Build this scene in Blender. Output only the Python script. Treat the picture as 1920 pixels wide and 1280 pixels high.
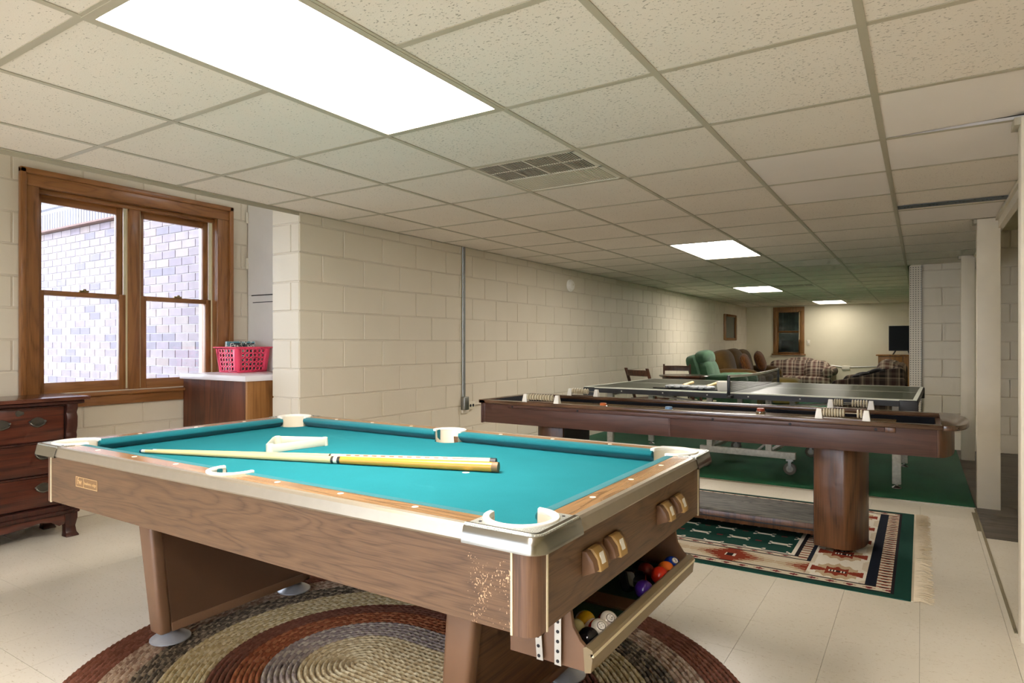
import bpy, bmesh, math, random
from mathutils import Vector, Matrix

for o in list(bpy.data.objects): bpy.data.objects.remove(o)
random.seed(7)
S = bpy.context.scene
COL = S.collection
PI = math.pi
sin, cos = math.sin, math.cos

# ------------------------------------------------------------------ camera, world, exposure
cam_d = bpy.data.cameras.new('camera'); cam = bpy.data.objects.new('camera', cam_d); COL.objects.link(cam)
cam.location = (0, 0, 1.19)
cam.rotation_euler = (PI / 2, 0, math.radians(32.5))
cam_d.sensor_width = 36.0
cam_d.lens = 1203.0 / 1920.0 * 36.0
cam_d.shift_y = 5.0 / 1920.0
cam_d.clip_start = 0.02
S.camera = cam

W = bpy.data.worlds.new('sky'); S.world = W; W.use_nodes = True
bg = W.node_tree.nodes['Background']
bg.inputs[0].default_value = (0.93, 0.96, 1.0, 1); bg.inputs[1].default_value = 3.1
S.view_settings.view_transform = 'Standard'
S.view_settings.look = 'None'
S.view_settings.exposure = 1.5
S.view_settings.gamma = 1.0
S.view_settings.use_curve_mapping = False
S.cycles.max_bounces = 9
S.cycles.diffuse_bounces = 5
S.cycles.use_adaptive_sampling = True
S.cycles.adaptive_threshold = .06
S.cycles.adaptive_min_samples = 12
S.cycles.sample_clamp_indirect = 6.0
S.cycles.use_denoising = True
LAMP = {'near': 12.0, 'mid': 10.0, 'far': 4.5, 'rear': 11.0}

# ------------------------------------------------------------------ material helpers
def C(h):
    h = h.lstrip('#'); r = []
    for i in (0, 2, 4):
        c = int(h[i:i + 2], 16) / 255
        r.append(c / 12.92 if c <= .04045 else ((c + .055) / 1.055) ** 2.4)
    return (r[0], r[1], r[2], 1)

class N:
    """small node-tree writer"""
    def __init__(s, name):
        s.m = bpy.data.materials.new(name); s.m.use_nodes = True
        s.t = s.m.node_tree; s.b = s.t.nodes['Principled BSDF']
    def n(s, typ, **kw):
        nd = s.t.nodes.new(typ)
        for k, v in kw.items():
            if isinstance(k, str) and k.startswith('i_'):
                nd.inputs[k[2:].replace('_', ' ')].default_value = v
            else: setattr(nd, k, v)
        return nd
    def l(s, a, b): s.t.links.new(a, b)
    def coord(s, scale=(1, 1, 1), rot=(0, 0, 0), world=False, loc=(0, 0, 0)):
        mp = s.n('ShaderNodeMapping'); mp.inputs['Scale'].default_value = scale
        mp.inputs['Rotation'].default_value = rot; mp.inputs['Location'].default_value = loc
        if world: s.l(s.n('ShaderNodeNewGeometry').outputs['Position'], mp.inputs[0])
        else: s.l(s.n('ShaderNodeTexCoord').outputs['Object'], mp.inputs[0])
        return mp.outputs[0]
    def noise(s, vec, scale=5, detail=4, rough=.5, dist=0):
        t = s.n('ShaderNodeTexNoise'); t.inputs['Scale'].default_value = scale
        t.inputs['Detail'].default_value = detail; t.inputs['Roughness'].default_value = rough
        t.inputs['Distortion'].default_value = dist
        s.l(vec, t.inputs['Vector']); return t.outputs['Fac']
    def ramp(s, fac, stops, interp='LINEAR'):
        r = s.n('ShaderNodeValToRGB'); cr = r.color_ramp; cr.interpolation = interp
        while len(cr.elements) < len(stops): cr.elements.new(.5)
        for e, (p, c) in zip(cr.elements, stops): e.position = p; e.color = c
        s.l(fac, r.inputs[0]); return r.outputs[0]
    def math(s, op, a, b=None, c=None):
        m = s.n('ShaderNodeMath', operation=op)
        for i, x in enumerate((a, b, c)):
            if x is None: continue
            if isinstance(x, (int, float)): m.inputs[i].default_value = x
            else: s.l(x, m.inputs[i])
        return m.outputs[0]
    def mix(s, fac, a, b, blend='MIX'):
        m = s.n('ShaderNodeMix', data_type='RGBA', blend_type=blend)
        for sock, x in ((m.inputs['Factor'], fac), (m.inputs[6], a), (m.inputs[7], b)):
            if isinstance(x, (int, float)): sock.default_value = x
            elif isinstance(x, tuple): sock.default_value = x
            else: s.l(x, sock)
        return m.outputs[2]
    def bump(s, h, strength=.2, dist=.002):
        b = s.n('ShaderNodeBump'); b.inputs['Strength'].default_value = strength
        b.inputs['Distance'].default_value = dist
        s.l(h, b.inputs['Height']); s.l(b.outputs[0], s.b.inputs['Normal'])
    def out(s, col, rough=.5, metal=0, spec=None, coat=0):
        if isinstance(col, tuple): s.b.inputs['Base Color'].default_value = col
        else: s.l(col, s.b.inputs['Base Color'])
        if isinstance(rough, (int, float)): s.b.inputs['Roughness'].default_value = rough
        else: s.l(rough, s.b.inputs['Roughness'])
        s.b.inputs['Metallic'].default_value = metal
        if spec is not None: s.b.inputs['Specular IOR Level'].default_value = spec
        if coat: s.b.inputs['Coat Weight'].default_value = coat; s.b.inputs['Coat Roughness'].default_value = .15
        return s.m

def shade(c, k): return (min(1, c[0] * k), min(1, c[1] * k), min(1, c[2] * k), 1)

def plain(name, h, rough=.5, metal=0, var=.06, scale=6, bump=0, bscale=120, spec=None):
    n = N(name); c = C(h); v = n.coord()
    f = n.noise(v, scale, 3)
    col = n.ramp(f, [(.3, shade(c, 1 - var)), (.7, shade(c, 1 + var))])
    if bump: n.bump(n.noise(v, bscale, 2), bump)
    return n.out(col, rough, metal, spec)

def wood(name, dark, light, axis='x', grain=1.0, rough=.4, lines=9.0, coat=0, extra=None, con=.13):
    n = N(name); d, l = C(dark), C(light)
    k = {'x': (.55, 5, 5), 'y': (5, .55, 5), 'z': (5, 5, .55)}[axis]
    v = n.coord(tuple(a * grain for a in k))
    f = n.noise(v, 1.0, 2, .5, .6)
    w = n.math('SINE', n.math('MULTIPLY', f, lines * 6.28))
    w = n.math('POWER', n.math('MULTIPLY_ADD', w, .5, .5), .4)
    k2 = {'x': (4, 130, 130), 'y': (130, 4, 130), 'z': (130, 130, 4)}[axis]
    g = n.noise(n.coord(tuple(a * grain for a in k2)), 1.0, 3, .6)
    big = n.noise(n.coord(k), .6, 2)
    t = n.math('ADD', n.math('MULTIPLY', w, .17), n.math('ADD', n.math('MULTIPLY', g, .5), n.math('MULTIPLY', big, .35)))
    col = n.ramp(t, [(.53 - con, shade(d, .85)), (.53, n_mid(d, l)), (.53 + con, l)])
    if extra: col = extra(n, col)
    n.bump(g, .06, .001)
    return n.out(col, rough, coat=coat)
def n_mid(a, b): return tuple((x + y) / 2 for x, y in zip(a, b))

def fabric(name, h, h2=None, rough=.95, scale=260, bump=.35, var=.12, patch=5):
    n = N(name); c = C(h); c2 = C(h2) if h2 else shade(c, 1 - var)
    v = n.coord(); f = n.noise(v, scale, 2); p = n.noise(v, patch, 4)
    col = n.mix(n.ramp(p, [(.35, (0, 0, 0, 1)), (.65, (1, 1, 1, 1))]), c, c2)
    col = n.mix(.35, col, n.ramp(f, [(.3, shade(c2, .75)), (.7, shade(c, 1.15))]))
    n.bump(f, bump, .002)
    n.b.inputs['Sheen Weight'].default_value = .15
    return n.out(col, rough, spec=.2)

def metal(name, h, rough=.3, var=.05, m=1.0):
    return plain(name, h, rough, m, var, 30)

def attr_mat(name, rough=.9, bump=.3, bscale=300, var=.12):
    n = N(name); a = n.n('ShaderNodeVertexColor', layer_name='col')
    v = n.coord(); f = n.noise(v, bscale, 2)
    k = n.ramp(f, [(.25, (1 - var, 1 - var, 1 - var, 1)), (.75, (1 + var, 1 + var, 1 + var, 1))])
    col = n.mix(1.0, a.outputs[0], k, 'MULTIPLY')
    n.bump(f, bump, .002)
    return n.out(col, rough, spec=.15)

def plaid(name, base, d1, d2, lite, per=.17):
    n = N(name)
    sep = n.n('ShaderNodeSeparateXYZ'); n.l(n.n('ShaderNodeTexCoord').outputs['Object'], sep.inputs[0])
    def stripes(val):
        f = n.math('FRACT', n.math('DIVIDE', val, per))
        return n.ramp(f, [(0, C(base)), (.12, C(d1)), (.34, C(base)), (.42, C(lite)), (.5, C(base)), (.58, C(d2)), (.74, C(base)), (.84, C(lite)), (.9, C(d1))], 'CONSTANT')
    a = stripes(n.math('ADD', sep.outputs[0], 20.0))
    b = stripes(n.math('ADD', n.math('ADD', sep.outputs[1], sep.outputs[2]), 20.0))
    col = n.mix(.42, a, b)
    f = n.noise(n.coord(), 240, 2)
    n.bump(f, .3, .002)
    return n.out(col, .95, spec=.15)

def emit(name, h, strength):
    m = bpy.data.materials.new(name); m.use_nodes = True; t = m.node_tree
    t.nodes.remove(t.nodes['Principled BSDF'])
    e = t.nodes.new('ShaderNodeEmission'); e.inputs[0].default_value = C(h); e.inputs[1].default_value = strength
    t.links.new(e.outputs[0], t.nodes['Material Output'].inputs[0]); return m

def glass(name, tint='f4f8ff', refl=.08):
    m = bpy.data.materials.new(name); m.use_nodes = True; t = m.node_tree
    t.nodes.remove(t.nodes['Principled BSDF'])
    tr = t.nodes.new('ShaderNodeBsdfTransparent'); tr.inputs[0].default_value = C(tint)
    gl = t.nodes.new('ShaderNodeBsdfGlossy'); gl.inputs['Roughness'].default_value = .02
    mx = t.nodes.new('ShaderNodeMixShader'); fr = t.nodes.new('ShaderNodeFresnel'); fr.inputs[0].default_value = 1.45
    t.links.new(fr.outputs[0], mx.inputs[0]); t.links.new(tr.outputs[0], mx.inputs[1]); t.links.new(gl.outputs[0], mx.inputs[2])
    t.links.new(mx.outputs[0], t.nodes['Material Output'].inputs[0]); return m

# ------------------------------------------------------------------ mesh helpers
class MB:
    def __init__(s): s.v = []; s.f = []
    def add(s, vs, fs):
        b = len(s.v); s.v += [tuple(p) for p in vs]; s.f += [tuple(i + b for i in f) for f in fs]; return s
    def box(s, x0, x1, y0, y1, z0, z1):
        return s.add([(x0, y0, z0), (x1, y0, z0), (x1, y1, z0), (x0, y1, z0), (x0, y0, z1), (x1, y0, z1), (x1, y1, z1), (x0, y1, z1)],
                     [(0, 3, 2, 1), (4, 5, 6, 7), (0, 1, 5, 4), (1, 2, 6, 5), (2, 3, 7, 6), (3, 0, 4, 7)])
    def hexa(s, p): return s.add(p, [(0, 3, 2, 1), (4, 5, 6, 7), (0, 1, 5, 4), (1, 2, 6, 5), (2, 3, 7, 6), (3, 0, 4, 7)])
    def prism(s, poly, a0, a1, axis='z'):
        """poly: 2d points; extruded along axis (x: poly is y,z ; y: poly is x,z ; z: poly is x,y)"""
        f = {'x': lambda p, a: (a, p[0], p[1]), 'y': lambda p, a: (p[0], a, p[1]), 'z': lambda p, a: (p[0], p[1], a)}[axis]
        n = len(poly)
        return s.add([f(p, a0) for p in poly] + [f(p, a1) for p in poly],
                     [tuple(range(n))[::-1], tuple(range(n, 2 * n))] + [(i, (i + 1) % n, (i + 1) % n + n, i + n) for i in range(n)])
    def loft(s, rings, caps=True, closed=True):
        n = len(rings[0]); vs = [p for r in rings for p in r]; fs = []
        for k in range(len(rings) - 1):
            for i in range(n if closed else n - 1):
                j = (i + 1) % n; fs.append((k * n + i, k * n + j, (k + 1) * n + j, (k + 1) * n + i))
        if caps and closed:
            fs.append(tuple(range(n))[::-1]); fs.append(tuple(range((len(rings) - 1) * n, len(rings) * n)))
        return s.add(vs, fs)
    def tube(s, path, r, n=8, caps=True, closed=False):
        P = [Vector(p) for p in path]; rings = []
        R = r if isinstance(r, (list, tuple)) else [r] * len(P)
        up = Vector((0, 0, 1))
        for i, p in enumerate(P):
            if closed: d = P[(i + 1) % len(P)] - P[i - 1]
            else: d = (P[min(i + 1, len(P) - 1)] - P[max(i - 1, 0)])
            d.normalize(); u = up if abs(d.dot(up)) < .95 else Vector((1, 0, 0))
            a = d.cross(u).normalized(); b = d.cross(a).normalized()
            rings.append([p + (a * cos(2 * PI * k / n) + b * sin(2 * PI * k / n)) * R[i] for k in range(n)])
        if closed: rings.append(rings[0]); caps = False
        return s.loft(rings, caps)
    def lathe(s, prof, c=(0, 0, 0), n=20, axis='z', caps=True):
        rings = []
        for r, h in prof:
            ring = []
            for k in range(n):
                a = 2 * PI * k / n; x, y = r * cos(a), r * sin(a)
                q = {'z': (x, y, h), 'x': (h, x, y), 'y': (x, h, y)}[axis]
                ring.append((q[0] + c[0], q[1] + c[1], q[2] + c[2]))
            rings.append(ring)
        return s.loft(rings, caps)
    def blob(s, c, r, e=.5, e2=None, nu=20, nv=12, M=None):
        """superellipsoid; e small = boxy, 1 = ellipsoid"""
        e2 = e if e2 is None else e2
        sg = lambda w, m: math.copysign(abs(w) ** m, w)
        vs = [(0, 0, -r[2])]
        for j in range(1, nv):
            ph = -PI / 2 + PI * j / nv
            for i in range(nu):
                th = 2 * PI * i / nu
                vs.append((r[0] * sg(cos(ph), e2) * sg(cos(th), e), r[1] * sg(cos(ph), e2) * sg(sin(th), e), r[2] * sg(sin(ph), e2)))
        vs.append((0, 0, r[2])); fs = []
        for i in range(nu): fs.append((0, 1 + (i + 1) % nu, 1 + i))
        for j in range(nv - 2):
            for i in range(nu):
                a = 1 + j * nu + i; b = 1 + j * nu + (i + 1) % nu; fs.append((a, b, b + nu, a + nu))
        t = len(vs) - 1; o = 1 + (nv - 2) * nu
        for i in range(nu): fs.append((t, o + i, o + (i + 1) % nu))
        if M is not None: vs = [tuple(M @ Vector(p)) for p in vs]
        return s.add([(p[0] + c[0], p[1] + c[1], p[2] + c[2]) for p in vs], fs)
    def mesh(s, name, mat, bevel=0, seg=2, angle=32):
        bm = bmesh.new(); vs = [bm.verts.new(p) for p in s.v]
        for f in s.f:
            try: bm.faces.new([vs[i] for i in f])
            except ValueError: pass
        bmesh.ops.remove_doubles(bm, verts=bm.verts, dist=1e-6)
        bmesh.ops.recalc_face_normals(bm, faces=bm.faces)
        if bevel:
            ed = [e for e in bm.edges if len(e.link_faces) == 2 and e.calc_face_angle(0) > .5]
            bmesh.ops.bevel(bm, geom=ed, offset=bevel, segments=seg, affect='EDGES', clamp_overlap=True, profile=.5)
        me = bpy.data.meshes.new(name); bm.to_mesh(me); bm.free()
        me.polygons.foreach_set('use_smooth', [True] * len(me.polygons))
        me.set_sharp_from_angle(angle=math.radians(angle))
        me.materials.append(mat); return me
    def build(s, name, mat, parent=None, bevel=0, seg=2, angle=32):
        return ob(name, s.mesh(name, mat, bevel, seg, angle), parent)

def ob(name, me, parent=None, loc=None, rot=None):
    o = bpy.data.objects.new(name, me); COL.objects.link(o)
    if parent is not None:
        o.parent = parent
        if parent.parent is None and parent.data is None:
            o.matrix_parent_inverse = Matrix.Translation(-Vector(parent.location))
    if loc is not None: o.location = loc
    if rot is not None: o.rotation_euler = rot
    return o
def tag(o, label, cat, group=None):
    o['label'] = label; o['category'] = cat
    if group: o['group'] = group
    return o
def thing(name, label, cat, loc=(0, 0, 0), group=None):
    o = bpy.data.objects.new(name, None); COL.objects.link(o); o.location = loc; o.empty_display_size = .1
    return tag(o, label, cat, group)
def struct(o): o['kind'] = 'structure'; return o
def dup(root, loc, rotz=0, label=None):
    def cp(o, p):
        c = o.copy(); COL.objects.link(c)
        if p is not None: c.parent = p
        for ch in o.children: cp(ch, c)
        return c
    r = cp(root, None); r.location = loc; r.rotation_euler = (0, 0, rotz)
    if label: r['label'] = label
    return r
def arc(cx, cy, r, a0, a1, n=14): return [(cx + r * cos(a0 + (a1 - a0) * i / n), cy + r * sin(a0 + (a1 - a0) * i / n)) for i in range(n + 1)]
def text_mesh(s, size, mat, extrude=0.0004):
    cu = bpy.data.curves.new('t', 'FONT'); cu.body = s; cu.size = size; cu.extrude = extrude; cu.resolution_u = 3
    cu.align_x = 'CENTER'; cu.align_y = 'CENTER'
    t = bpy.data.objects.new('t', cu); COL.objects.link(t); bpy.context.view_layer.update()
    me = bpy.data.meshes.new_from_object(t.evaluated_get(bpy.context.evaluated_depsgraph_get()))
    bpy.data.objects.remove(t); me.materials.clear(); me.materials.append(mat); return me

# ------------------------------------------------------------------ materials
M = {}
def block_paint():
    n = N('block_paint'); v = n.coord(world=True)
    f = n.noise(v, 90, 4, .7); p = n.noise(v, .9, 4)
    col = n.ramp(p, [(.3, C('d5cbb7')), (.7, C('ded5c2'))])
    st = n.ramp(n.noise(v, 2.2, 6, .7), [(.68, (1, 1, 1, 1)), (.85, (.86, .85, .82, 1))])
    col = n.mix(1, col, st, 'MULTIPLY')
    n.bump(f, .22, .003)
    return n.out(col, .55, spec=.35)
M['block'] = block_paint()
M['mortar'] = plain('mortar_paint', 'd4cab8', .7, bump=.2, bscale=60)
def end_paint():
    n = N('end_wall_paint'); v = n.coord(world=True)
    col = n.ramp(n.noise(v, 1.0, 5, .6), [(.3, C('d0c8ac')), (.7, C('dbd3b8'))])
    st = n.ramp(n.noise(n.coord((1, 1, 1.6), world=True, loc=(3, 0, 1)), 1.5, 7, .75), [(.6, (1, 1, 1, 1)), (.78, (.72, .72, .68, 1))])
    n.bump(n.noise(v, 60, 3), .15, .003)
    return n.out(n.mix(1, col, st, 'MULTIPLY'), .6)
M['endwall'] = end_paint()
M['white_paint'] = plain('cream_white_paint', 'ddd5c4', .5, var=.04, scale=3, bump=.08, bscale=70)
M['post_paint'] = plain('post_paint', 'dad0bb', .5, var=.05, scale=4, bump=.12, bscale=50)
M['plaster'] = plain('smooth_white_paint', 'dcd8d0', .45, var=.03)
def tile_mat(name, h, density):
    n = N(name); c = C(h); v = n.coord(world=True)
    a = n.noise(n.coord((1, 1.7, 1), world=True), 80, 2, .6)
    z = n.noise(v, 9, 2)
    hole = n.math('GREATER_THAN', n.math('ADD', a, n.math('MULTIPLY', z, .12)), density)
    fine = n.noise(v, 260, 2)
    base = n.ramp(n.noise(v, 1.3, 3), [(.3, shade(c, .97)), (.7, shade(c, 1.03))])
    col = n.mix(n.math('MULTIPLY', hole, .55), base, C('6f6654'))
    hgt = n.math('SUBTRACT', n.math('MULTIPLY', fine, .35), n.math('MULTIPLY', hole, 1.0))
    n.bump(hgt, .5, .003)
    return n.out(col, .9, spec=.15)
M['tile_rough'] = tile_mat('ceiling_tile_fissured', 'e5dcd0', .695)
M['tile_mid'] = tile_mat('ceiling_tile_pinhole', 'e5dcd0', .725)
M['tile_plain'] = tile_mat('ceiling_tile_smooth', 'e9e2dc', .9)
M['tee'] = plain('grid_enamel', 'b4ac98', .45, var=.02)
M['ceil_core'] = plain('ceiling_void', '9a9484', .9)
def vct():
    n = N('vinyl_floor_tile'); v = n.coord(world=True)
    base = n.ramp(n.noise(v, 2.5, 4), [(.3, C('dfd6c3')), (.7, C('e7decd'))])
    fl = n.ramp(n.noise(n.coord((42, 130, 1), rot=(0, 0, .5), world=True), 1, 2, .5), [(.62, (1, 1, 1, 1)), (.74, (.72, .66, .56, 1))])
    fl2 = n.ramp(n.noise(n.coord((120, 50, 1), world=True), 1, 2, .5), [(.26, (.84, .79, .70, 1)), (.36, (1, 1, 1, 1))])
    col = n.mix(1, n.mix(1, base, fl, 'MULTIPLY'), fl2, 'MULTIPLY')
    return n.out(col, .3, spec=.45)
M['vct'] = vct()
M['vct_joint'] = plain('floor_joint', '8d8268', .8)
M['dark_floor'] = wood('dark_plank_floor', '3f3833', '665a50', 'x', .8, .35)
M['carpet'] = fabric('green_carpet', '147049', '105f3c', .98, 180, .8, patch=2.5)
M['oak'] = wood('window_oak', '744824', 'a06c3c', 'z', 1.6, .4, 7, coat=.2, con=.22)
M['oak_x'] = wood('window_oak_rail', '744824', 'a06c3c', 'y', 1.6, .4, 7, coat=.2, con=.22)
M['oak_far'] = wood('far_window_oak', '6b471f', '8d6330', 'z', 1.0, .45)
M['cream_jamb'] = plain('jamb_liner', 'd9cfa8', .5)
M['glass'] = glass('window_glass'); M['glass_dim'] = glass('window_glass_far', 'c9d0d0')
M['brass'] = metal('aged_brass', '8d7a52', .35)
M['steel'] = metal('galvanised_steel', '9a9a94', .42)
M['chrome'] = metal('polished_chrome', 'c4c4c0', .14, .02)
M['footm'] = metal('satin_steel_foot', 'b4b6ba', .38, .03, .55)
M['skirt'] = metal('cap_chrome', 'a5a39c', .2, .02)
M['satin'] = metal('satin_aluminium', 'b7ad9b', .36, .03, .75)
def cap_mat():
    n = N('speckled_cast_cap'); f = n.noise(n.coord(), 420, 2)
    n.bump(f, .5, .001)
    return n.out(n.ramp(f, [(.35, C('8e928a')), (.65, C('e4e6de'))]), .38, .75)
M['capspeck'] = cap_mat()
M['cream_pl'] = plain('cream_plastic', 'dfd8c3', .4, var=.02)
M['white_pl'] = plain('white_plastic', 'eeeae0', .4, var=.02)
def felt():
    n = N('teal_felt'); v = n.coord()
    f = n.noise(v, 420, 2); p = n.noise(v, 3, 5, .6)
    ch = n.ramp(n.noise(n.coord((1, 2.2, 1), rot=(0, 0, .5), loc=(1.3, .2, 0)), 2.3, 5, .7), [(.6, (0, 0, 0, 1)), (.8, (1, 1, 1, 1))])
    col = n.ramp(p, [(.3, C('1b727c')), (.7, C('227c86'))])
    col = n.mix(n.math('MULTIPLY', ch, .3), col, C('5cb4b5'))
    col = n.mix(.25, col, n.ramp(f, [(.3, C('17656e')), (.7, C('308c96'))]))
    n.bump(f, .2, .001)
    return n.out(col, .95, spec=.1)
M['felt'] = felt()
M['felt_cush'] = fabric('teal_cushion_cloth', '17727b', '146a73', .9, 420, .2)
def scuff(n, col):
    # worn laminate near the corner: pale flecks inside a patch that has a shape of its own
    v = n.coord(); sep = n.n('ShaderNodeSeparateXYZ'); n.l(v, sep.inputs[0])
    def win(o, c, w): return n.math('SUBTRACT', 1, n.math('DIVIDE', n.math('ABSOLUTE', n.math('SUBTRACT', sep.outputs[o], c)), w))
    m = n.math('MINIMUM', win(0, -.795, .07), win(2, .635, .085))
    m = n.math('MINIMUM', m, win(1, 1.17, .02))
    fl = n.math('ADD', n.math('MULTIPLY', n.noise(n.coord((1, 1, .7)), 240, 2, .5), .6), n.math('MULTIPLY', n.noise(n.coord((1, 1, .6)), 26, 3, .6), .4))
    k = n.math('GREATER_THAN', n.math('ADD', fl, n.math('MULTIPLY', n.math('MINIMUM', m, .3), .22)), .635)
    k = n.math('MULTIPLY', k, n.math('GREATER_THAN', m, 0))
    return n.mix(k, col, C('dcb48c'))
M['walnut'] = wood('walnut_laminate', '533c2a', '7b5d42', 'x', 2.3, .42, 12, extra=scuff, con=.2)
M['walnut_y'] = wood('walnut_laminate_end', '533c2a', '7b5d42', 'y', 2.3, .42, 12, con=.2)
M['walnut_z'] = wood('walnut_corner', '5a3f2d', '7c5b44', 'z', 1.6, .42, 6)
M['rail_top_x'] = wood('rail_laminate', '7d5b38', 'a57f55', 'x', 1.8, .25, 8, coat=.35)
M['rail_top_y'] = wood('rail_laminate_end', '7d5b38', 'a57f55', 'y', 1.8, .25, 8, coat=.35)
M['leg_brown'] = plain('leg_brown_enamel', '7a5a42', .42, var=.05)
M['leg_panel'] = plain('leg_panel_brown', '5f432f', .5, var=.06)
M['leg_wood'] = wood('leg_panel_walnut', '4c3422', '6d4d33', 'y', 1.6, .45, 9)
M['piping'] = plain('ivory_piping', 'e6d9b8', .4)
M['plate'] = plain('name_plate', '8d6a45', .4)
M['gold'] = plain('plate_gilt', 'e2bd88', .35)
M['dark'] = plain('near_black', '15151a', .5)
M['dkgreen'] = plain('tray_green_cloth', '24483c', .8, var=.15)
M['mahog'] = wood('mahogany', '37180f', '5e2c1c', 'y', 1.2, .3, 7, coat=.25)
M['mahog_top'] = wood('mahogany_top', '46231a', '6e3c2c', 'y', 1.2, .22, 6, coat=.4)
M['mahog_dk'] = wood('mahogany_dark', '2a140e', '452117', 'z', 1.2, .35, 6)
M['pewter'] = metal('pewter_pull', '6d6a62', .4)
M['ply'] = wood('plywood_dark', '4c2716', '6d3c22', 'z', .9, .45, 6)
M['ply_l'] = wood('plywood_lit', '8a5a30', 'a97843', 'z', 1.1, .45, 5)  # cabinet front: its lit look is put into this paler colour
M['laminate'] = plain('white_laminate', 'e8e2e4', .25, var=.02)
M['pink'] = plain('pink_red_plastic', 'f2486a', .35, var=.03)
M['shuf'] = wood('shuffle_mahogany', '3c231b', '5c3c31', 'x', 1.6, .42, 7, coat=.1, con=.26)
M['shuf_rail'] = wood('shuffle_rail', '422a1c', '6a4c36', 'x', 1.5, .22, 6, coat=.4)
M['shuf_play'] = wood('shuffle_playfield', '9a7c55', 'b39a70', 'x', 1.5, .15, 5, coat=.6)
M['ped'] = wood('pedestal_wood', '40240f', '6a4326', 'z', 1.0, .35, 6, coat=.2)
M['board'] = wood('base_board_top', '38352e', '706b5f', 'x', 2.2, .7, 12)
M['gutter'] = fabric('black_gutter_carpet', '14161c', '101218', .95, 200, .4)
M['pong'] = plain('ping_pong_top', '34392f', .33, var=.06, spec=.5)
M['pong_edge'] = plain('ping_pong_apron', '2b2c30', .45)
M['line'] = plain('painted_line', 'd9dccf', .5)
M['leg_white'] = plain('chipped_white_enamel', 'c2c0b8', .5, var=.15, scale=40)
M['net'] = plain('net_black', '33332c', .8)
M['tape'] = plain('net_tape', 'eeeee6', .7)
M['rubber'] = plain('caster_tyre', '6a675f', .6)
M['silver'] = metal('silver_foil', 'b8bcc0', .35, .1, .6)
M['maple'] = plain('maple', 'e2c48d', .4, var=.05)
M['chairwood'] = wood('chair_wood', '3b2216', '5c3826', 'z', 1.3, .4, 5)
M['green_f'] = fabric('green_chenille', '4d6d52', '3b5643', .95, 160, .7, patch=9)
M['brown_f'] = fabric('brown_velour', '5c4420', '463216', .95, 160, .6, patch=4)
M['gold_f'] = fabric('rust_floral_cushion', '70441f', '4d3017', .95, 120, .5, patch=24)
M['olive_f'] = fabric('olive_cushion', '7d6a36', '68582c', .95, 160, .5)
M['plaid'] = plaid('plaid_light', '9d8a78', '4a3d38', '6a4a44', 'cdbfa8', .27)
M['plaid_dk'] = plaid('plaid_dark', '54483e', '25201e', '3e2d29', '8a7a66', .30)
M['black_cl'] = fabric('black_cloth', '1b1512', '120e0c', .95)
M['pine'] = wood('knotty_pine', '6d4318', '9c6a2c', 'z', 1.1, .4, 5)
M['screen'] = plain('tv_screen', '0c0e10', .45, var=.02, spec=.15)
M['cord_blk'] = plain('black_moulding', '1c1c1e', .4)
M['bucket'] = plain('cream_bucket', 'ded8b8', .5)

# ------------------------------------------------------------------ room numbers
ZC = 2.10                      # drop ceiling
G = .6096; GX = -.752; GY = 2.08
XL = -3.62; XW = -4.86; YE = 16.45; YN = 2.947; YB = -2.3
BH, BL, JT = .2032, .4064, .010

# ------------------------------------------------------------------ floor
FP = .3076
fl = struct(MB().box(XW - .25, 2.6, YB, YE + .2, -.12, -.004).build('floor', M['vct_joint']))
tile_me = MB().box(-.1532, .1532, -.1532, .1532, -.004, 0).mesh('floor_tile', M['vct'])
CY, SY = cos(math.radians(32.5)), sin(math.radians(32.5))
def proj(x, y, z):
    d = -SY * x + CY * y
    if d < .05: return None
    return (960 + 1203 * (CY * x + SY * y) / d, 645 - 1203 * (z - 1.19) / d)
seen = 0
rest = MB()
for i in range(-16, 9):
    for j in range(-17, 19):
        x, y = -.004 + (i + .5) * FP, .12 + (j + .5) * FP
        if y > 5.75 or x < XW - .1: continue
        if x > .34 and y > 4.9: continue
        p = proj(x, y, 0)
        if p and -120 < p[0] < 2040 and p[1] < 1420 and seen < 300:
            seen += 1; ob('tile', tile_me, fl, (x, y, 0))
        else: rest.box(x - .1532, x + .1532, y - .1532, y + .1532, -.004, 0)
r_ = rest.build('tile_field', M['vct'], fl); r_['kind'] = 'stuff'
MB().box(XL - .05, .36, 5.6, YE, -.004, -.0005).build('tile_field_under_carpet', M['vct'], fl)
# dark plank floor of the side room
for k in range(12):
    MB().box(.337, 2.5, 4.885 + k * .33, 4.885 + (k + 1) * .33 - .004, -.004, .003).build('plank', M['dark_floor'], fl)
MB().box(.325, .338, 3.34, 5.73, 0, .0025).build('floor_strip', M['vct_joint'], fl)
ca = MB().prism([(XL + .01, 5.72), (.335, 5.72), (.335, 8.70), (-.115, 8.70), (-.115, YE - .02), (XL + .01, YE - .02)], 0, .012).build('carpet', M['carpet'], None, .004)
tag(ca, 'large dark green carpet under the table tennis table', 'carpet')
MB().box(XL + .01, .335, 5.700, 5.722, 0, .008).build('edge_strip', M['satin'], ca)

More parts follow.
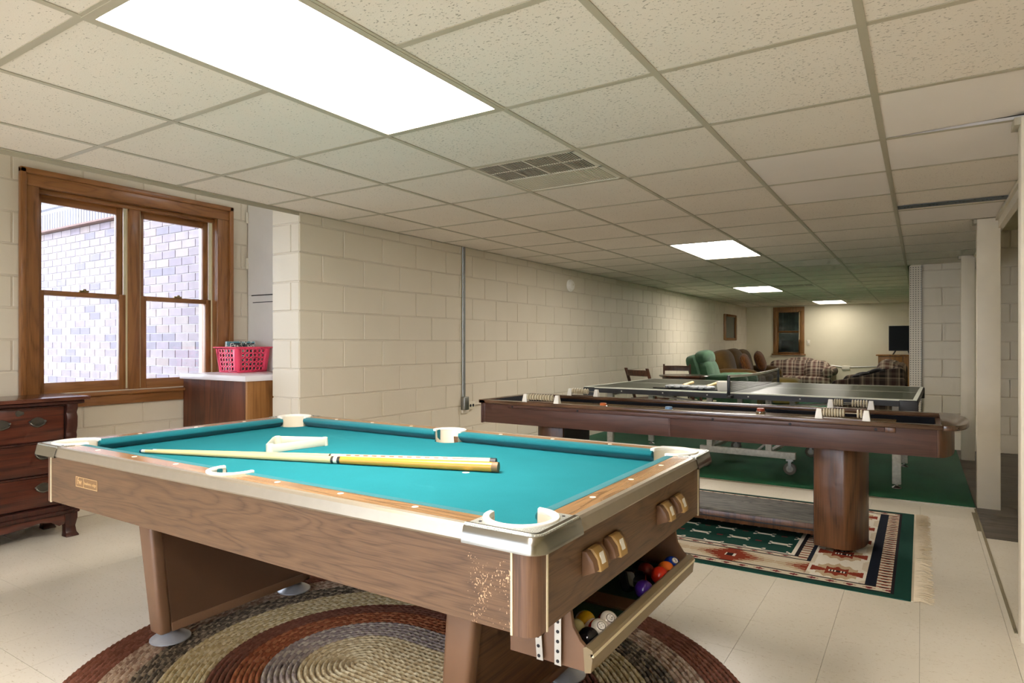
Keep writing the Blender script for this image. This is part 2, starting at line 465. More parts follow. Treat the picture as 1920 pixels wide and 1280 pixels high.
# ------------------------------------------------------------------ block walls
def block_mesh(w, h):
    return MB().box(-w / 2, w / 2, -.006, .010, -h / 2, h / 2).mesh('block', M['block'], .003, 1)
BM = {}
CORE = .010
wl = struct(MB().box(XL - .292 + CORE, XL - CORE + .004, YN + CORE - .004, YE, 0, 2.5).build('wall_left', M['mortar']))
def rev_wall(wall, corner, length, nz, half, zmax, limit=300):
    """+x facing wall whose first block starts at corner and runs to +y"""
    items = []; cnt = 0; bulk = MB()
    for k in range(nz):
        z0 = k * BH; h = min(BH - JT, zmax - z0 - JT / 2)
        if h < .02: continue
        s = 0.0; first = True
        while s < length - .02:
            w = BL / 2 if (first and ((k % 2 == 0) == half)) else BL
            first = False; w = min(w, length - s); items.append((s, w, z0, h)); s += w
    items.sort(key=lambda t: t[0])
    for s, w, z0, h in items:
        if w < .03: continue
        key = (round(w, 3), round(h, 3)); cy = corner[1] + s + w / 2; zc = z0 + JT / 2 + h / 2
        if cnt < limit:
            if key not in BM: BM[key] = block_mesh(w - JT, h)
            ob('block', BM[key], wall, (corner[0], cy, zc), (0, 0, -PI / 2)); cnt += 1
        else: bulk.box(corner[0] - .006, corner[0] + .010, cy - (w - JT) / 2, cy + (w - JT) / 2, zc - h / 2, zc + h / 2)
    if bulk.v: bulk.build('block_field', M['block'], wall)['kind'] = 'stuff'
def front_wall(wall, x0, y, length, nz, half, zmax):
    """-y facing wall running to +x"""
    for k in range(nz):
        z0 = k * BH; h = min(BH - JT, zmax - z0 - JT / 2)
        if h < .02: continue
        s = 0.0; first = True
        while s < length - .02:
            w = BL / 2 if (first and ((k % 2 == 0) == half)) else BL
            first = False; w = min(w, length - s)
            if w > .03:
                key = (round(w, 3), round(h, 3))
                if key not in BM: BM[key] = block_mesh(w - JT, h)
                ob('block', BM[key], wall, (x0 + s + w / 2, y, z0 + JT / 2 + h / 2), (0, 0, PI))
            s += w
rev_wall(wl, (XL - .010, YN), YE - YN, 11, True, 2.2, 280)
front_wall(wl, XL - .292, YN + .010, .292, 11, False, 2.25)

# window wall of the bay (opening for the window)
WY0, WY1, WZ0, WZ1 = 1.86, 3.13, .86, 2.215       # rough opening
ww = struct(MB().box(XW - .25, XW - .006, YB, WY0, 0, 2.7).box(XW - .25, XW - .006, WY1, 3.5, 0, 2.7)
            .box(XW - .25, XW - .006, WY0, WY1, 0, WZ0).box(XW - .25, XW - .006, WY0, WY1, WZ1, 2.7).build('wall_bay', M['mortar']))
def bay_blocks():
    for k in range(13):
        z0 = k * BH; h = BH - JT; zc = z0 + BH / 2
        y = YB + (BL / 2 if k % 2 else 0)
        y = -0.10 - (BL / 2 if k % 2 else 0)
        while y < 3.42:
            a, b = y + JT / 2, min(y + BL, 3.42) - JT / 2
            segs = [(a, b)]
            if zc > WZ0 - .06 and zc < WZ1 + .06:
                segs = []
                if a < WY0 - .02: segs.append((a, min(b, WY0 - .02)))
                if b > WY1 + .02: segs.append((max(a, WY1 + .02), b))
            for s0, s1 in segs:
                if s1 - s0 < .03: continue
                w = s1 - s0; key = (round(w + JT, 3), round(h, 3))
                if key not in BM: BM[key] = block_mesh(w, h)
                ob('block', BM[key], ww, (XW - .010, (s0 + s1) / 2, zc), (0, 0, -PI / 2))
            y += BL
bay_blocks()
wn = struct(MB().box(XW, XL - .2, 3.42, 3.5, 0, 2.7).build('wall_niche', M['plaster']))
MB().box(XW + .02, XL - .25, 3.405, 3.42, 1.605, 2.65).build('access_panel', M['plaster'], wn, .002)
MB().box(XW + .07, XL - .25, 3.403, 3.406, 1.597, 1.605).box(XW + .07, XL - .25, 3.416, 3.4195, 1.54, 1.546).build('panel_gap', M['dark'], wn)
for z in (1.83, 2.22): MB().box(XW + .012, XW + .03, 3.395, 3.408, z, z + .09).tube([(XW + .018, 3.393, z), (XW + .018, 3.393, z + .09)], .006, 8).build('hinge', M['white_paint'], wn)
struct(MB().box(XW - .25, XL, YB, 3.5, 2.70, 2.78).build('ceiling_bay', M['white_paint']))
we = struct(MB().box(XL - .3, .3, YE, YE + .2, 0, 2.4).build('wall_end', M['endwall']))
struct(MB().box(XW - .25, -4.5, YB - .2, YB, 0, 2.78).box(.3, 2.6, YB - .2, YB, 0, 2.78).box(-4.5, .3, YB - .2, YB, 2.05, 2.78).build('wall_back', M['endwall']))
gd = struct(bpy.data.objects.new('added_door_1', None)); COL.objects.link(gd); gd.location = (-2.1, YB - .1, 0)   # glazed doors added behind the camera to let in fill daylight
for k in range(4):
    a, b = -4.5 + 1.2 * k, -4.5 + 1.2 * (k + 1)
    lf = MB().box(a, a + .07, YB - .13, YB - .08, 0, 2.05).box(b - .07, b, YB - .13, YB - .08, 0, 2.05).box(a + .07, b - .07, YB - .13, YB - .08, 0, .09).box(a + .07, b - .07, YB - .13, YB - .08, 1.97, 2.05).build('added_door_leaf', M['white_paint'], gd)
    MB().box(a + .065, b - .065, YB - .108, YB - .102, .085, 1.975).build('pane', M['glass'], lf)
struct(MB().box(-14, 8, -14, YB - .2, -.2, -.03).build('ground_bounce', plain('bounce_concrete', 'bdb8ac', .9)))  # unseen pale ground added outside the doors to bounce daylight inward
wp = struct(MB().box(-.10, 0.0, 8.72, YE, 0, 2.4).build('wall_partition', M['endwall']))
wr = struct(MB().box(0.0, 2.6, 8.75, 8.9, 0, 2.5).build('wall_rear', M['mortar']))
front_wall(wr, .004, 8.748, 1.9, 12, True, 2.42)
struct(MB().box(2.4, 2.6, YB, 8.9, 0, 2.5).build('wall_right', M['endwall']))
def peg_mat():
    n = N('pegboard'); sep = n.n('ShaderNodeSeparateXYZ'); n.l(n.n('ShaderNodeTexCoord').outputs['Object'], sep.inputs[0])
    def f(o, off): return n.math('SUBTRACT', n.math('FRACT', n.math('DIVIDE', n.math('ADD', sep.outputs[o], off), .0254)), .5)
    a, b = f(0, 1.0), f(2, 0.0)
    d = n.math('SQRT', n.math('ADD', n.math('MULTIPLY', a, a), n.math('MULTIPLY', b, b)))
    col = n.mix(n.math('LESS_THAN', d, .2), C('d6cebd'), C('3a352c'))
    return n.out(col, .6)
pg = MB().box(-.112, .004, 8.705, 8.722, 0.02, 2.09).build('pegboard_strip', peg_mat())
tag(pg, 'narrow white pegboard strip full of small holes on the partition end', 'pegboard')
MB().box(.004, .007, 8.703, 8.722, .02, 2.09).build('edge_bead', M['steel'], pg)

# ------------------------------------------------------------------ ceiling
ce = struct(MB().box(XL - .01, GX + 2 * G, YB, YE, ZC + .06, ZC + .1).build('ceiling', M['ceil_core']))
VARI = {}
for nm in ('tile_rough', 'tile_mid', 'tile_plain'):
    VARI[nm] = MB().box(-.298, .298, -.298, .298, .002, .018).mesh('ceiling_tile', M[nm])
edge_me = {}
skip = set()
LIGHTS = [(-2, -2, 2, 'near'), (-2, 6, 2, 'mid'), (-3, 14, 2, 'mid'), (-2, 21, 2, 'far'), (0, -6, 2, 'rear')]
for i, j, n, k in LIGHTS:
    for q in range(n): skip.add((i, j + q))
skip |= {(-2, 1), (-2, 14)}
white = {(0, 2), (0, 3), (1, 1), (1, 2), (1, 5), (-1, 9)}
rough = {(0, 0), (0, -1), (-1, 0), (-1, -1), (1, -1), (-2, 0), (1, 0), (0, -2), (-1, -2)}
tn = 0
for j in range(-12, 24):
    for i in range(-5, 2):
        if (i, j) in skip: continue
        x0, x1 = GX + i * G, GX + (i + 1) * G; y0, y1 = GY + j * G, GY + (j + 1) * G
        if i == 1 and y0 > 8.72: continue
        if y0 > YE - .05 or y1 < YB: continue
        kind = 'tile_plain' if (i, j) in white else ('tile_rough' if (i, j) in rough else 'tile_mid')
        if i == -5:
            key = 'edge'
            if key not in edge_me: edge_me[key] = MB().box(XL - (x0 + x1) / 2 + .003, .298, -.298, .298, .002, .018).mesh('ceiling_tile', M['tile_mid'])
            me = edge_me[key]
        else: me = VARI[kind]
        rot = (0, 0, 0); dz = 0
        if (i, j) == (1, 1): rot = (0, -.035, 0); dz = .011
        if (i, j) == (1, 2): pass
        if j >= -3 and tn < 300: ob('tile', me, ce, ((x0 + x1) / 2, (y0 + y1) / 2, ZC + dz), rot); tn += 1
        else: ob('rear_tile', me, ce, ((x0 + x1) / 2, (y0 + y1) / 2, ZC + dz))
for i in range(-4, 3):
    x = GX + i * G; ye = 8.72 if i == 2 else YE
    MB().box(x - .012, x + .012, YB, ye, ZC - .0015, ZC + .001).box(x - .001, x + .001, YB, ye, ZC + .001, ZC + .035).build('main_tee', M['tee'], ce)
for j in range(-11, 24):
    y = GY + j * G
    if not (YB < y < YE): continue
    for i in range(-5, 2):
        if i == 1 and y > 8.7: continue
        if (i, j - 1) in skip and (i, j) in skip and not (i, j) == (-2, 1) : continue
        x0, x1 = max(GX + i * G, XL), GX + (i + 1) * G
        MB().box(x0 + .012, x1 - .012, y - .012, y + .012, ZC - .001, ZC + .001).build('cross_tee', M['tee'], ce)
MB().box(XL, XL + .022, YB, YE, ZC - .002, ZC).box(XL - .004, XL, YB, YN, ZC - .022, ZC + .05).build('wall_angle', M['tee'], ce)
struct(MB().box(XL - .03, XL - .004, YB, YN, ZC - .008, 2.72).build('trim_1', M['white_paint']))
# header over the side opening, and steel strip in the ceiling
hd = struct(MB().box(.468, .50, YB, 8.75, 2.02, 2.5).build('trim_2', M['white_paint']))
MB().box(.452, .468, YB, 8.75, 2.075, 2.098).build('rail_strip', M['post_paint'], hd)
struct(MB().box(.50, 2.6, YB, 8.9, 2.42, 2.5).build('ceiling_side', M['endwall']))
sp = thing('steel_ceiling_channel', 'grey perforated steel strip between ceiling tiles beside the header', 'steel strip', (.16, 5.0, 2.09))
MB().box(GX + G + .013, .458, 4.93, 5.045, ZC - .004, ZC - .002).build('web', metal('blue_grey_steel', '6f7880', .5), sp)
hm = MB().lathe([(.006, -.0006), (.006, .0006)], n=8).mesh('hole', M['dark'])
for k in range(4):
    for dx, dy in ((0, 0), (.02, .02), (-.02, .02), (.075, -.03)):
        ob('hole', hm, sp, (-.07 + k * .14 + dx, 4.98 + dy, ZC - .0045))

def troffer(i, j, n, k, label):
    x0, x1 = GX + i * G, GX + (i + 1) * G; y0, y1 = GY + j * G, GY + (j + n) * G
    t = thing('ceiling_light', label, 'light', ((x0 + x1) / 2, (y0 + y1) / 2, ZC), 'fluorescent ceiling panels')
    a = .026
    MB().box(x0, x1, y0, y0 + a, ZC - .003, ZC + .02).box(x0, x1, y1 - a, y1, ZC - .003, ZC + .02) \
        .box(x0, x0 + a, y0 + a, y1 - a, ZC - .003, ZC + .02).box(x1 - a, x1, y0 + a, y1 - a, ZC - .003, ZC + .02).build('frame', M['tee'], t)
    MB().box(x0 + a, x1 - a, y0 + a, y1 - a, ZC + .004, ZC + .012).build('diffuser', emit('lamp_' + k + str(j), 'fff6ec', LAMP[k]), t)
troffer(*LIGHTS[0], 'large glowing white light panel above the pool table')
troffer(*LIGHTS[1], 'glowing light panel above the table tennis table')
troffer(*LIGHTS[2], 'glowing light panel in mid ceiling between the sofa and smoke detector wall')
troffer(*LIGHTS[3], 'small distant light panel close to the end wall')
troffer(*LIGHTS[4], 'added light panel behind the camera that brightens the room')  # unseen panel added overhead behind the camera for more light

def vent(i, j, label, dark=False):
    x0, x1 = GX + i * G + .012, GX + (i + 1) * G - .012; y0, y1 = GY + j * G + .012, GY + (j + 1) * G - .012
    VW = plain('vent_enamel', 'd9d2c2', .45, var=.02) if 'vw' not in M else M['vw']; M['vw'] = VW
    t = thing('ceiling_vent', label, 'vent', ((x0 + x1) / 2, (y0 + y1) / 2, ZC), 'square ceiling vents')
    MB().box(x0, x1, y0, y1, ZC + .012, ZC + .02).build('plate', M['vw'], t)
    w = (x1 - x0) / 2; ym = y0 + (y1 - y0) * .52
    MB().box(x0 + .005, x0 + w, y0 + .01, ym, ZC + .0045, ZC + .0122).build('duct_opening', M['dark'], t)
    MB().box(x0 + w, x1 - .02, y0 + .01, ym, ZC + .0045, ZC + .0122).build('damper', plain('damper_grey', '5f5a50', .6), t)
    if dark: MB().box(x0 + .005, x1 - .02, y0 + .01, y1 - .02, ZC + .0035, ZC + .0044).build('duct_face', M['dark'], t)
    fr = MB()
    for a, b, c, d in ((x0, x1, y0, y0 + .012), (x0, x1, y1 - .012, y1), (x0, x0 + .01, y0, y1), (x1 - .022, x1, y0, y1), (x0 + w - .006, x0 + w + .002, y0, ym), (x0, x1, ym, ym + .012)):
        fr.box(a, b, c, d, ZC - .001, ZC + .006)
    for q in (.25, .75): fr.box(x0 + 2 * w * q - .002, x0 + 2 * w * q + .002, y0, ym, ZC + .001, ZC + .006)
    fr.box(x0, x1, (y0 + ym) / 2 - .002, (y0 + ym) / 2 + .002, ZC + .001, ZC + .006)
    fr.build('frame', M['vw'], t)
    nl = 40; lm = MB().box(-.0018, .0018, y0, ym, .001, .003).mesh('louver', M['vw'])
    lm2 = MB().box(-.0045, .0045, ym, y1 - .012, .001, .004).mesh('louver', M['vw'])
    for q in range(nl):
        xx = x0 + .01 + (x1 - x0 - .03) * (q + .5) / nl
        ob('louver', lm, t, (xx, 0, ZC))
        ob('louver', lm2, t, (xx, 0, ZC))
vent(-2, 1, 'square white louvred vent in the ceiling past the large light panel')
vent(-2, 14, 'dark ceiling vent beside the middle light panel', True)

# ------------------------------------------------------------------ posts of the side opening
def post(x0, x1, y0, y1, label, z1=ZC - .003):
    t = thing('support_post', label, 'post', ((x0 + x1) / 2, (y0 + y1) / 2, 0), 'white wooden posts')
    MB().box(x0, x1, y0, y1, 0, z1).build('shaft', M['post_paint'], t, .004)
    MB().box(x0 - .02, x1 - .02, y0 + .01, y1 + .03, z1 - .03, z1).build('top_plate', M['tee'], t)
post(.336, .50, 3.24, 3.33, 'cream painted post cut by the picture edge beside the doorway')
post(.344, .482, 5.74, 5.83, 'cream painted wooden post standing at the corner of the green carpet')
post(.350, .466, 8.03, 8.12, 'far cream post half hidden behind another post near the block wall')

# ------------------------------------------------------------------ bay window
def bay_window():
    wd = struct(bpy.data.objects.new('window_1', None)); COL.objects.link(wd); wd.location = (XW, 2.5, .86)
    x = XW + .004; F = x + .022
    y0, y1, zt = 1.763, 3.254, 2.318
    i0, i1, it, ib = 1.868, 3.124, 2.212, .868
    MB().box(x, F, y0, i0, ib - .02, it).build('casing', M['oak'], wd, .004)
    MB().box(x, F, i1, y1, ib - .02, it).build('casing', M['oak'], wd, .004)
    MB().box(x, F + .002, y0, y1, it, zt).build('casing', M['oak_x'], wd, .004)
    MB().box(x, F + .016, y0 - .004, y0 + .03, ib - .02, zt + .004).build('backband', M['oak'], wd, .005)
    MB().box(x, F + .016, y1 - .03, y1 + .004, ib - .02, zt + .004).build('backband', M['oak'], wd, .005)
    MB().box(x, F + .016, y0 - .004, y1 + .004, zt - .03, zt + .006).build('backband', M['oak_x'], wd, .005)
    MB().box(XW - .14, F + .03, y0 - .01, y1 + .01, ib - .035, ib - .012).build('stool', M['oak_x'], wd, .004)
    MB().box(x, F, y0, y1, ib - .105, ib - .035).build('apron', M['oak_x'], wd, .004)
    # jambs
    xo = XW - .20
    MB().box(xo, x, i0 - .02, i0, ib - .03, it + .02).build('jamb', M['oak'], wd)
    MB().box(xo, x, i1, i1 + .02, ib - .03, it + .02).build('jamb', M['oak'], wd)
    MB().box(xo, x, i0 - .02, i1 + .02, it, it + .02).build('head_jamb', M['oak_x'], wd)
    ym0, ym1 = 2.455, 2.535
    MB().box(xo, XW - .03, ym0, ym1, ib - .03, it).build('mullion', M['oak'], wd, .003)
    for a in (i0, ym0 - .012, ym1, i1 - .012):
        MB().box(XW - .085, XW - .05, a, a + .012, ib, it).build('jamb_liner', M['cream_jamb'], wd)
    MB().box(XW - .06, XW - .02, i0, i1, it - .03, it).build('head_stop', M['oak_x'], wd, .004)
    for (a, b) in ((i0 + .012, ym0 - .012), (ym1 + .012, i1 - .012)):
        zm = 1.532
        for up in (1, 0):
            xs = XW - .125 if up else XW - .085; t = .035
            zb, ztp = (zm - .015, it - .02) if up else (ib - .012, zm + .018)
            st = .045; br = .035 if up else .075; tr = .055 if up else .033
            sash = MB().box(xs, xs + t, a, a + st, zb, ztp).box(xs, xs + t, b - st, b, zb, ztp).build('sash', M['oak'], wd, .003)
            MB().box(xs, xs + t, a + st, b - st, zb, zb + br).build('sash_rail', M['oak_x'], sash, .002); MB().box(xs, xs + t, a + st, b - st, ztp - tr, ztp).build('sash_rail', M['oak_x'], sash, .002)
            MB().box(xs + .014, xs + .019, a + st - .004, b - st + .004, zb + br - .004, ztp - tr + .004).build('pane', M['glass'], sash)
        MB().box(XW - .056, XW - .035, (a + b) / 2 - .03, (a + b) / 2 + .03, zm + .018, zm + .03).lathe([(.012, 0), (.010, .014)], ((XW - .045), (a + b) / 2 + .005, zm + .026), 10).build('sash_lock', M['brass'], wd, .002)
bay_window()

# ------------------------------------------------------------------ outside: brick wing, deck edge, ground
def brick_mat(name, h):
    n = N(name); v = n.coord(world=True); c = C(h)
    n.bump(n.noise(v, 80, 3), .3, .003)
    return n.out(n.ramp(n.noise(v, 14, 4), [(.3, shade(c, .88)), (.7, shade(c, 1.12))]), .85)
BR = [brick_mat('brick_' + str(i), h) for i, h in enumerate(('857b80', '80767e', '8a8084', '8c8280', '767079', '887c7a'))]
wx = struct(MB().box(-9.3, -5.12, 3.315, 3.5, -.3, 2.44).build('wall_brick', plain('brick_mortar', 'e2dede', .9)))
bl, bh = .203, .0675; bp, bz = .213, .0765
bme = [MB().box(-bl / 2, bl / 2, -.012, .004, -bh / 2, bh / 2).mesh('brick', m) for m in BR]
bricks = []
for k in range(-2, 32):
    z = .03 + k * bz
    if z > 2.42: continue
    x = -5.13 - bl / 2 - (bp / 2 if k % 2 else 0)
    while x > -9.2: bricks.append((x, z)); x -= bp
cnt = 0; far = [MB() for _ in BR]
for x, z in bricks:
    r = random.choice((0, 0, 1, 1, 2, 2, 3, 3, 4, 5))
    if z > .84 and x > -7.55 and cnt < 300: ob('brick', bme[r], wx, (x, 3.313, z)); cnt += 1
    else: far[r].box(x - bl / 2, x + bl / 2, 3.301, 3.317, z - bh / 2, z + bh / 2)
for m, f in zip(BR, far):
    if f.v: f.build('brick_field', m, wx)['kind'] = 'stuff'
dk = thing('deck_edge', 'white railing and ribbed band on top of the brick wall outside', 'railing', (-7, 3.3, 2.44))
ribs = MB()
for k in range(60): ribs.box(-9.2 + k * .06, -9.2 + k * .06 + .045, 3.24, 3.27, 2.46, 2.64)
ribs.box(-9.2, -5.6, 3.265, 3.5, 2.45, 2.64).build('ribbed_band', plain('band_white', '86848a', .8), dk)
MB().box(-9.2, -5.6, 3.23, 3.30, 2.44, 2.458).build('flashing', plain('flash_brown', '6b5048', .7), dk)
MB().box(-9.2, -5.6, 3.25, 3.32, 2.70, 2.76).box(-9.2, -5.6, 3.25, 3.32, 3.4, 3.46).build('rail', plain('rail_white', 'a8a8ac', .6), dk)
bal = MB().box(-.02, .02, 3.265, 3.305, 2.76, 3.4).mesh('baluster', plain('baluster_white', '8e9096', .6))
for k in range(26): ob('baluster', bal, dk, (-9.1 + k * .135, 0, 0))
struct(MB().box(-14, XW - .25, -8, 3.31, -.1, .35).build('ground', plain('ground_gravel', '9c978c', .95)))

# ------------------------------------------------------------------ wall fittings
cd = thing('wall_conduit', 'thin steel conduit pipe running down the block wall', 'conduit', (XL, 4.82, .6))
MB().tube([(XL + .012, 4.812, ZC), (XL + .012, 4.812, .70)], .0085, 8).tube([(XL + .012, 4.838, ZC), (XL + .012, 4.838, .70)], .007, 8).build('pipe', M['steel'], cd)
MB().box(XL, XL + .05, 4.79, 4.86, .575, .70).build('junction_box', M['steel'], cd, .008)
MB().box(XL, XL + .02, 4.80, 4.90, .545, .585).build('back_plate', M['white_paint'], cd, .003)
ot = thing('power_outlet', 'cream double power outlet with a pipe running towards the shuffleboard', 'outlet', (XL, 4.92, .6))
MB().box(XL, XL + .03, 4.87, 4.985, .575, .645).build('box', M['cream_pl'], ot, .006)
for y in (4.905, 4.948): MB().lathe([(.014, .03), (.014, .032)], (XL, y, .61), 14, 'x').build('socket', M['dark'], ot)
MB().tube([(XL + .015, 4.985, .615), (XL + .015, 5.9, .63)], .009, 8).build('pipe', M['white_paint'], ot)
sd = thing('smoke_detector', 'round white smoke detector high on the block wall', 'detector', (XL, 6.99, 1.905))
MB().lathe([(.075, 0), (.075, .018), (.07, .022)], (XL, 6.99, 1.905), 28, 'x').build('base', M['white_pl'], sd)
MB().lathe([(.062, .022), (.062, .036), (.05, .046), (.02, .05)], (XL, 6.99, 1.905), 28, 'x').build('cover', M['white_pl'], sd)
MB().lathe([(.012, .05), (.010, .053)], (XL, 6.995, 1.915), 12, 'x').build('test_button', M['cream_pl'], sd)
pc = thing('framed_mirror', 'narrow wood framed mirror hanging above the brown sofa', 'mirror', (XL, 14.8, 1.28))
f_ = MB(); a, b, z0, z1, w = 14.25, 15.33, 1.28, 1.85, .12
f_.box(XL, XL + .03, a, a + w, z0, z1).box(XL, XL + .03, b - w, b, z0, z1).box(XL, XL + .03, a + w, b - w, z0, z0 + .05).box(XL, XL + .03, a + w, b - w, z1 - .05, z1)
f_.build('frame', M['pine'], pc, .008)
MB().box(XL, XL + .012, a + w, b - w, z0 + .05, z1 - .05).build('mirror_glass', plain('mirror_dark', '3a4040', .06, .6), pc)

# end wall window with parts
def end_window():
    wd = struct(bpy.data.objects.new('window_2', None)); COL.objects.link(wd); wd.location = (-2.65, YE, .94)
    y = YE - .001
    x0, x1, z0, z1 = -3.0, -2.31, .96, 2.075
    MB().box(x0, x0 + .09, y - .022, y, z0, z1).build('casing', M['oak_far'], wd, .004)
    MB().box(x1 - .09, x1, y - .022, y, z0, z1).build('casing', M['oak_far'], wd, .004)
    MB().box(x0, x1, y - .024, y, z1 - .1, z1).build('casing', M['oak_far'], wd, .004)
    MB().box(x0 - .03, x1 + .03, y - .05, y, z0 - .03, z0).build('stool', M['oak_far'], wd, .004)
    MB().box(x0 + .09, x1 - .09, y - .004, y + .0005, z0, z1 - .1).build('backing', plain('dim_outdoor_view', 'd0d4cc', .8, var=.3, scale=8), wd)
    for k, (a, b) in enumerate(((z0, 1.49), (1.47, z1 - .1))):
        s = MB().box(x0 + .09, x0 + .125, y - .016, y - .005, a, b).box(x1 - .125, x1 - .09, y - .016, y - .005, a, b) \
            .box(x0 + .125, x1 - .125, y - .016, y - .005, a, a + .035).box(x0 + .125, x1 - .125, y - .016, y - .005, b - .03, b).build('sash', M['oak_far'], wd, .002)
        MB().box(x0 + .122, x1 - .122, y - .012, y - .009, a + .03, b - .028).build('pane', M['glass_dim'], s)
    cu = plain('curtain_grey', '8c908a', .9)
    for k in range(7):
        MB().box(-2.76 + k * .035, -2.74 + k * .035, y - .0085, y - .005, 1.52, 1.94).build('blind_slat', cu, wd)
    MB().box(-2.87, -2.80, y - .0085, y - .005, 1.52, 1.94).build('curtain', plain('curtain_white', 'b9b9b2', .9), wd)
    MB().box(-2.82, -2.55, y - .0085, y - .005, 1.03, 1.28).build('outside_box', plain('utility_box_grey', '7e8886', .8), wd)
    MB().box(x1 - .115, x1 - .105, y - .03, y - .024, 1.3, 1.95).build('jamb_liner', M['cream_jamb'], wd)
end_window()
sw = thing('light_switch', 'small cream switch plate beside the far window', 'switch', (-2.22, YE, 1.24))
MB().box(-2.26, -2.19, YE - .01, YE, 1.17, 1.29).build('plate', M['cream_pl'], sw, .004)
MB().box(-2.235, -2.215, YE - .018, YE - .008, 1.215, 1.245).build('toggle', M['white_pl'], sw, .002)
cb = thing('wall_cable', 'cable raceway with small junction box along the end wall', 'cable', (-1.43, YE, .67))
MB().tube([(-1.75, YE - .012, .70), (-1.5, YE - .012, .67)], .010, 6).tube([(-1.36, YE - .012, .67), (-.8, YE - .012, .69)], .010, 6).build('raceway', M['steel'], cb)
MB().box(-1.52, -1.36, YE - .03, YE, .61, .70).build('box', M['cream_pl'], cb, .006)


# ================================================================== POOL TABLE
TX, TY, TZ = -1.835, 1.79, .79           # centre, rail top
HX, HY, NX, NY, BED = 1.17, .645, 1.05, .525, .745
pt = thing('pool_table', 'brown wood-grain pool table with teal felt standing on the braided rug', 'pool table', (TX, TY, 0))
def T(pts): return [(TX + x, TY + y) for x, y in pts]
def pool_table():
    R = .078                                   # pocket cut radius
    # bed cloth with pocket bites
    ox, oy = NX + .05, NY + .05
    bed = []
    for sx, sy, a0 in ((1, -1, PI), (1, 1, -PI / 2), (-1, 1, 0), (-1, -1, PI / 2)):
        # walk counter-clockwise: corners in order SE, NE, NW, SW with the side pockets between
        c = (sx * (NX + .012), sy * (NY + .012))
        if sx == 1 and sy == -1: pts = arc(*c, R, PI, PI / 2, 10)
        elif sx == 1: pts = arc(*c, R, 3 * PI / 2, PI, 10)
        elif sy == 1: pts = arc(*c, R, 2 * PI, 3 * PI / 2, 10)
        else: pts = arc(*c, R, PI / 2, 0, 10)
        if sx == 1 and sy == -1: bed += [(p[0], p[1]) for p in arc(0, -(NY + .025), .066, PI, 0, 12) if p[1] > -oy]; bed += [(c[0] - R, -oy)] + pts[1:-1] + [(ox, c[1] + R)]
        elif sx == 1: bed += [(ox, c[1] - R)] + pts[1:-1] + [(c[0] - R, oy)]; bed += [p for p in arc(0, NY + .025, .066, 2 * PI, PI, 12) if p[1] < oy]
        elif sy == 1: bed += [(c[0] + R, oy)] + pts[1:-1] + [(-ox, c[1] - R)]
        else: bed += [(-ox, c[1] + R)] + pts[1:-1] + [(c[0] + R, -oy)]
    MB().prism(T(bed), BED - .03, BED).build('bed_cloth', M['felt'], pt)
    # spot label on the cloth
    MB().lathe([(.013, BED), (.013, BED + .0006)], (-1.33, TY, 0), 18).build('spot_sticker', M['cream_pl'], pt)
    # cushions: profile in (distance outward from nose, z)
    def cushion(p0, p1, inward, c0, c1):
        """p0,p1: nose end points (local), inward: unit vector to the table middle; c0,c1: how far the back edge runs on past the nose end"""
        d = Vector((p1[0] - p0[0], p1[1] - p0[1])).normalized(); inw = Vector(inward)
        prof = [(0, TZ - .012), (.004, TZ - .004), (.016, TZ + .0005), (.040, TZ + .0005), (.040, BED - .004), (.012, BED + .016), (.0, TZ - .020)]
        rings = []
        for e, (p, c) in enumerate(((p0, c0), (p1, c1))):
            sg = -1 if e == 0 else 1; ring = []
            for o, z in prof:
                k = c * (o / .04) * sg
                q = Vector(p) - inw * o + d * k; ring.append((TX + q.x, TY + q.y, z))
            rings.append(ring)
        MB().loft(rings).build('cushion', M['felt_cush'], pt, .0015, 1)
    g = .070; gs = .070
    for sy in (-1, 1):
        cushion((-NX + g, sy * NY), (-gs, sy * NY), (0, -sy), .010, .008)
        cushion((gs, sy * NY), (NX - g, sy * NY), (0, -sy), .008, .010)
    for sx in (-1, 1):
        cushion((sx * NX, -NY + g), (sx * NX, NY - g), (-sx, 0), .010, .010)
    # rail tops (wood laminate), long ones with a bite for the side pocket
    ri, ro = .040, .012                        # from nose, from outer edge
    cl = .188                                  # corner cap length from the outer corner
    for sy in (-1, 1):
        yo, yi = HY - .016, NY + .040
        bite = arc(0, NY + .025, .080, -PI + .19, -2 * PI - .19, 16)
        bite = [(x, y) for x, y in arc(0, NY + .025, .082, PI - .0, 0, 16) if y >= yi]
        poly = [(-HX + cl, yo), (-HX + cl, yi), (-.08, yi)] + bite + [(.08, yi), (HX - cl, yi), (HX - cl, yo)]
        poly = [(x, sy * y) for x, y in poly]
        MB().prism(T(poly), TZ - .034, TZ).build('rail', M['rail_top_x'], pt, .0015, 1)
    for sx in (-1, 1):
        MB().box(min(TX + sx * (HX - .016), TX + sx * (NX + .040)), max(TX + sx * (HX - .016), TX + sx * (NX + .040)), TY - HY + cl, TY + HY - cl, TZ - .034, TZ).build('rail', M['rail_top_y'], pt, .0015, 1)
    # satin trim with a rolled top edge
    tp = [(-.020, TZ + .001), (-.006, TZ + .0005), (.0, TZ - .005), (.007, TZ - .031), (.004, TZ - .036), (-.020, TZ - .036)]
    for sy in (-1, 1):
        MB().loft([[(TX + x, TY + sy * (HY + o), z) for o, z in tp] for x in (-HX + cl - .004, HX - cl + .004)]).build('rail_trim', M['satin'], pt)
    for sx in (-1, 1):
        MB().loft([[(TX + sx * (HX + o), TY + y, z) for o, z in tp] for y in (-HY + cl - .004, HY - cl + .004)]).build('rail_trim', M['satin'], pt)
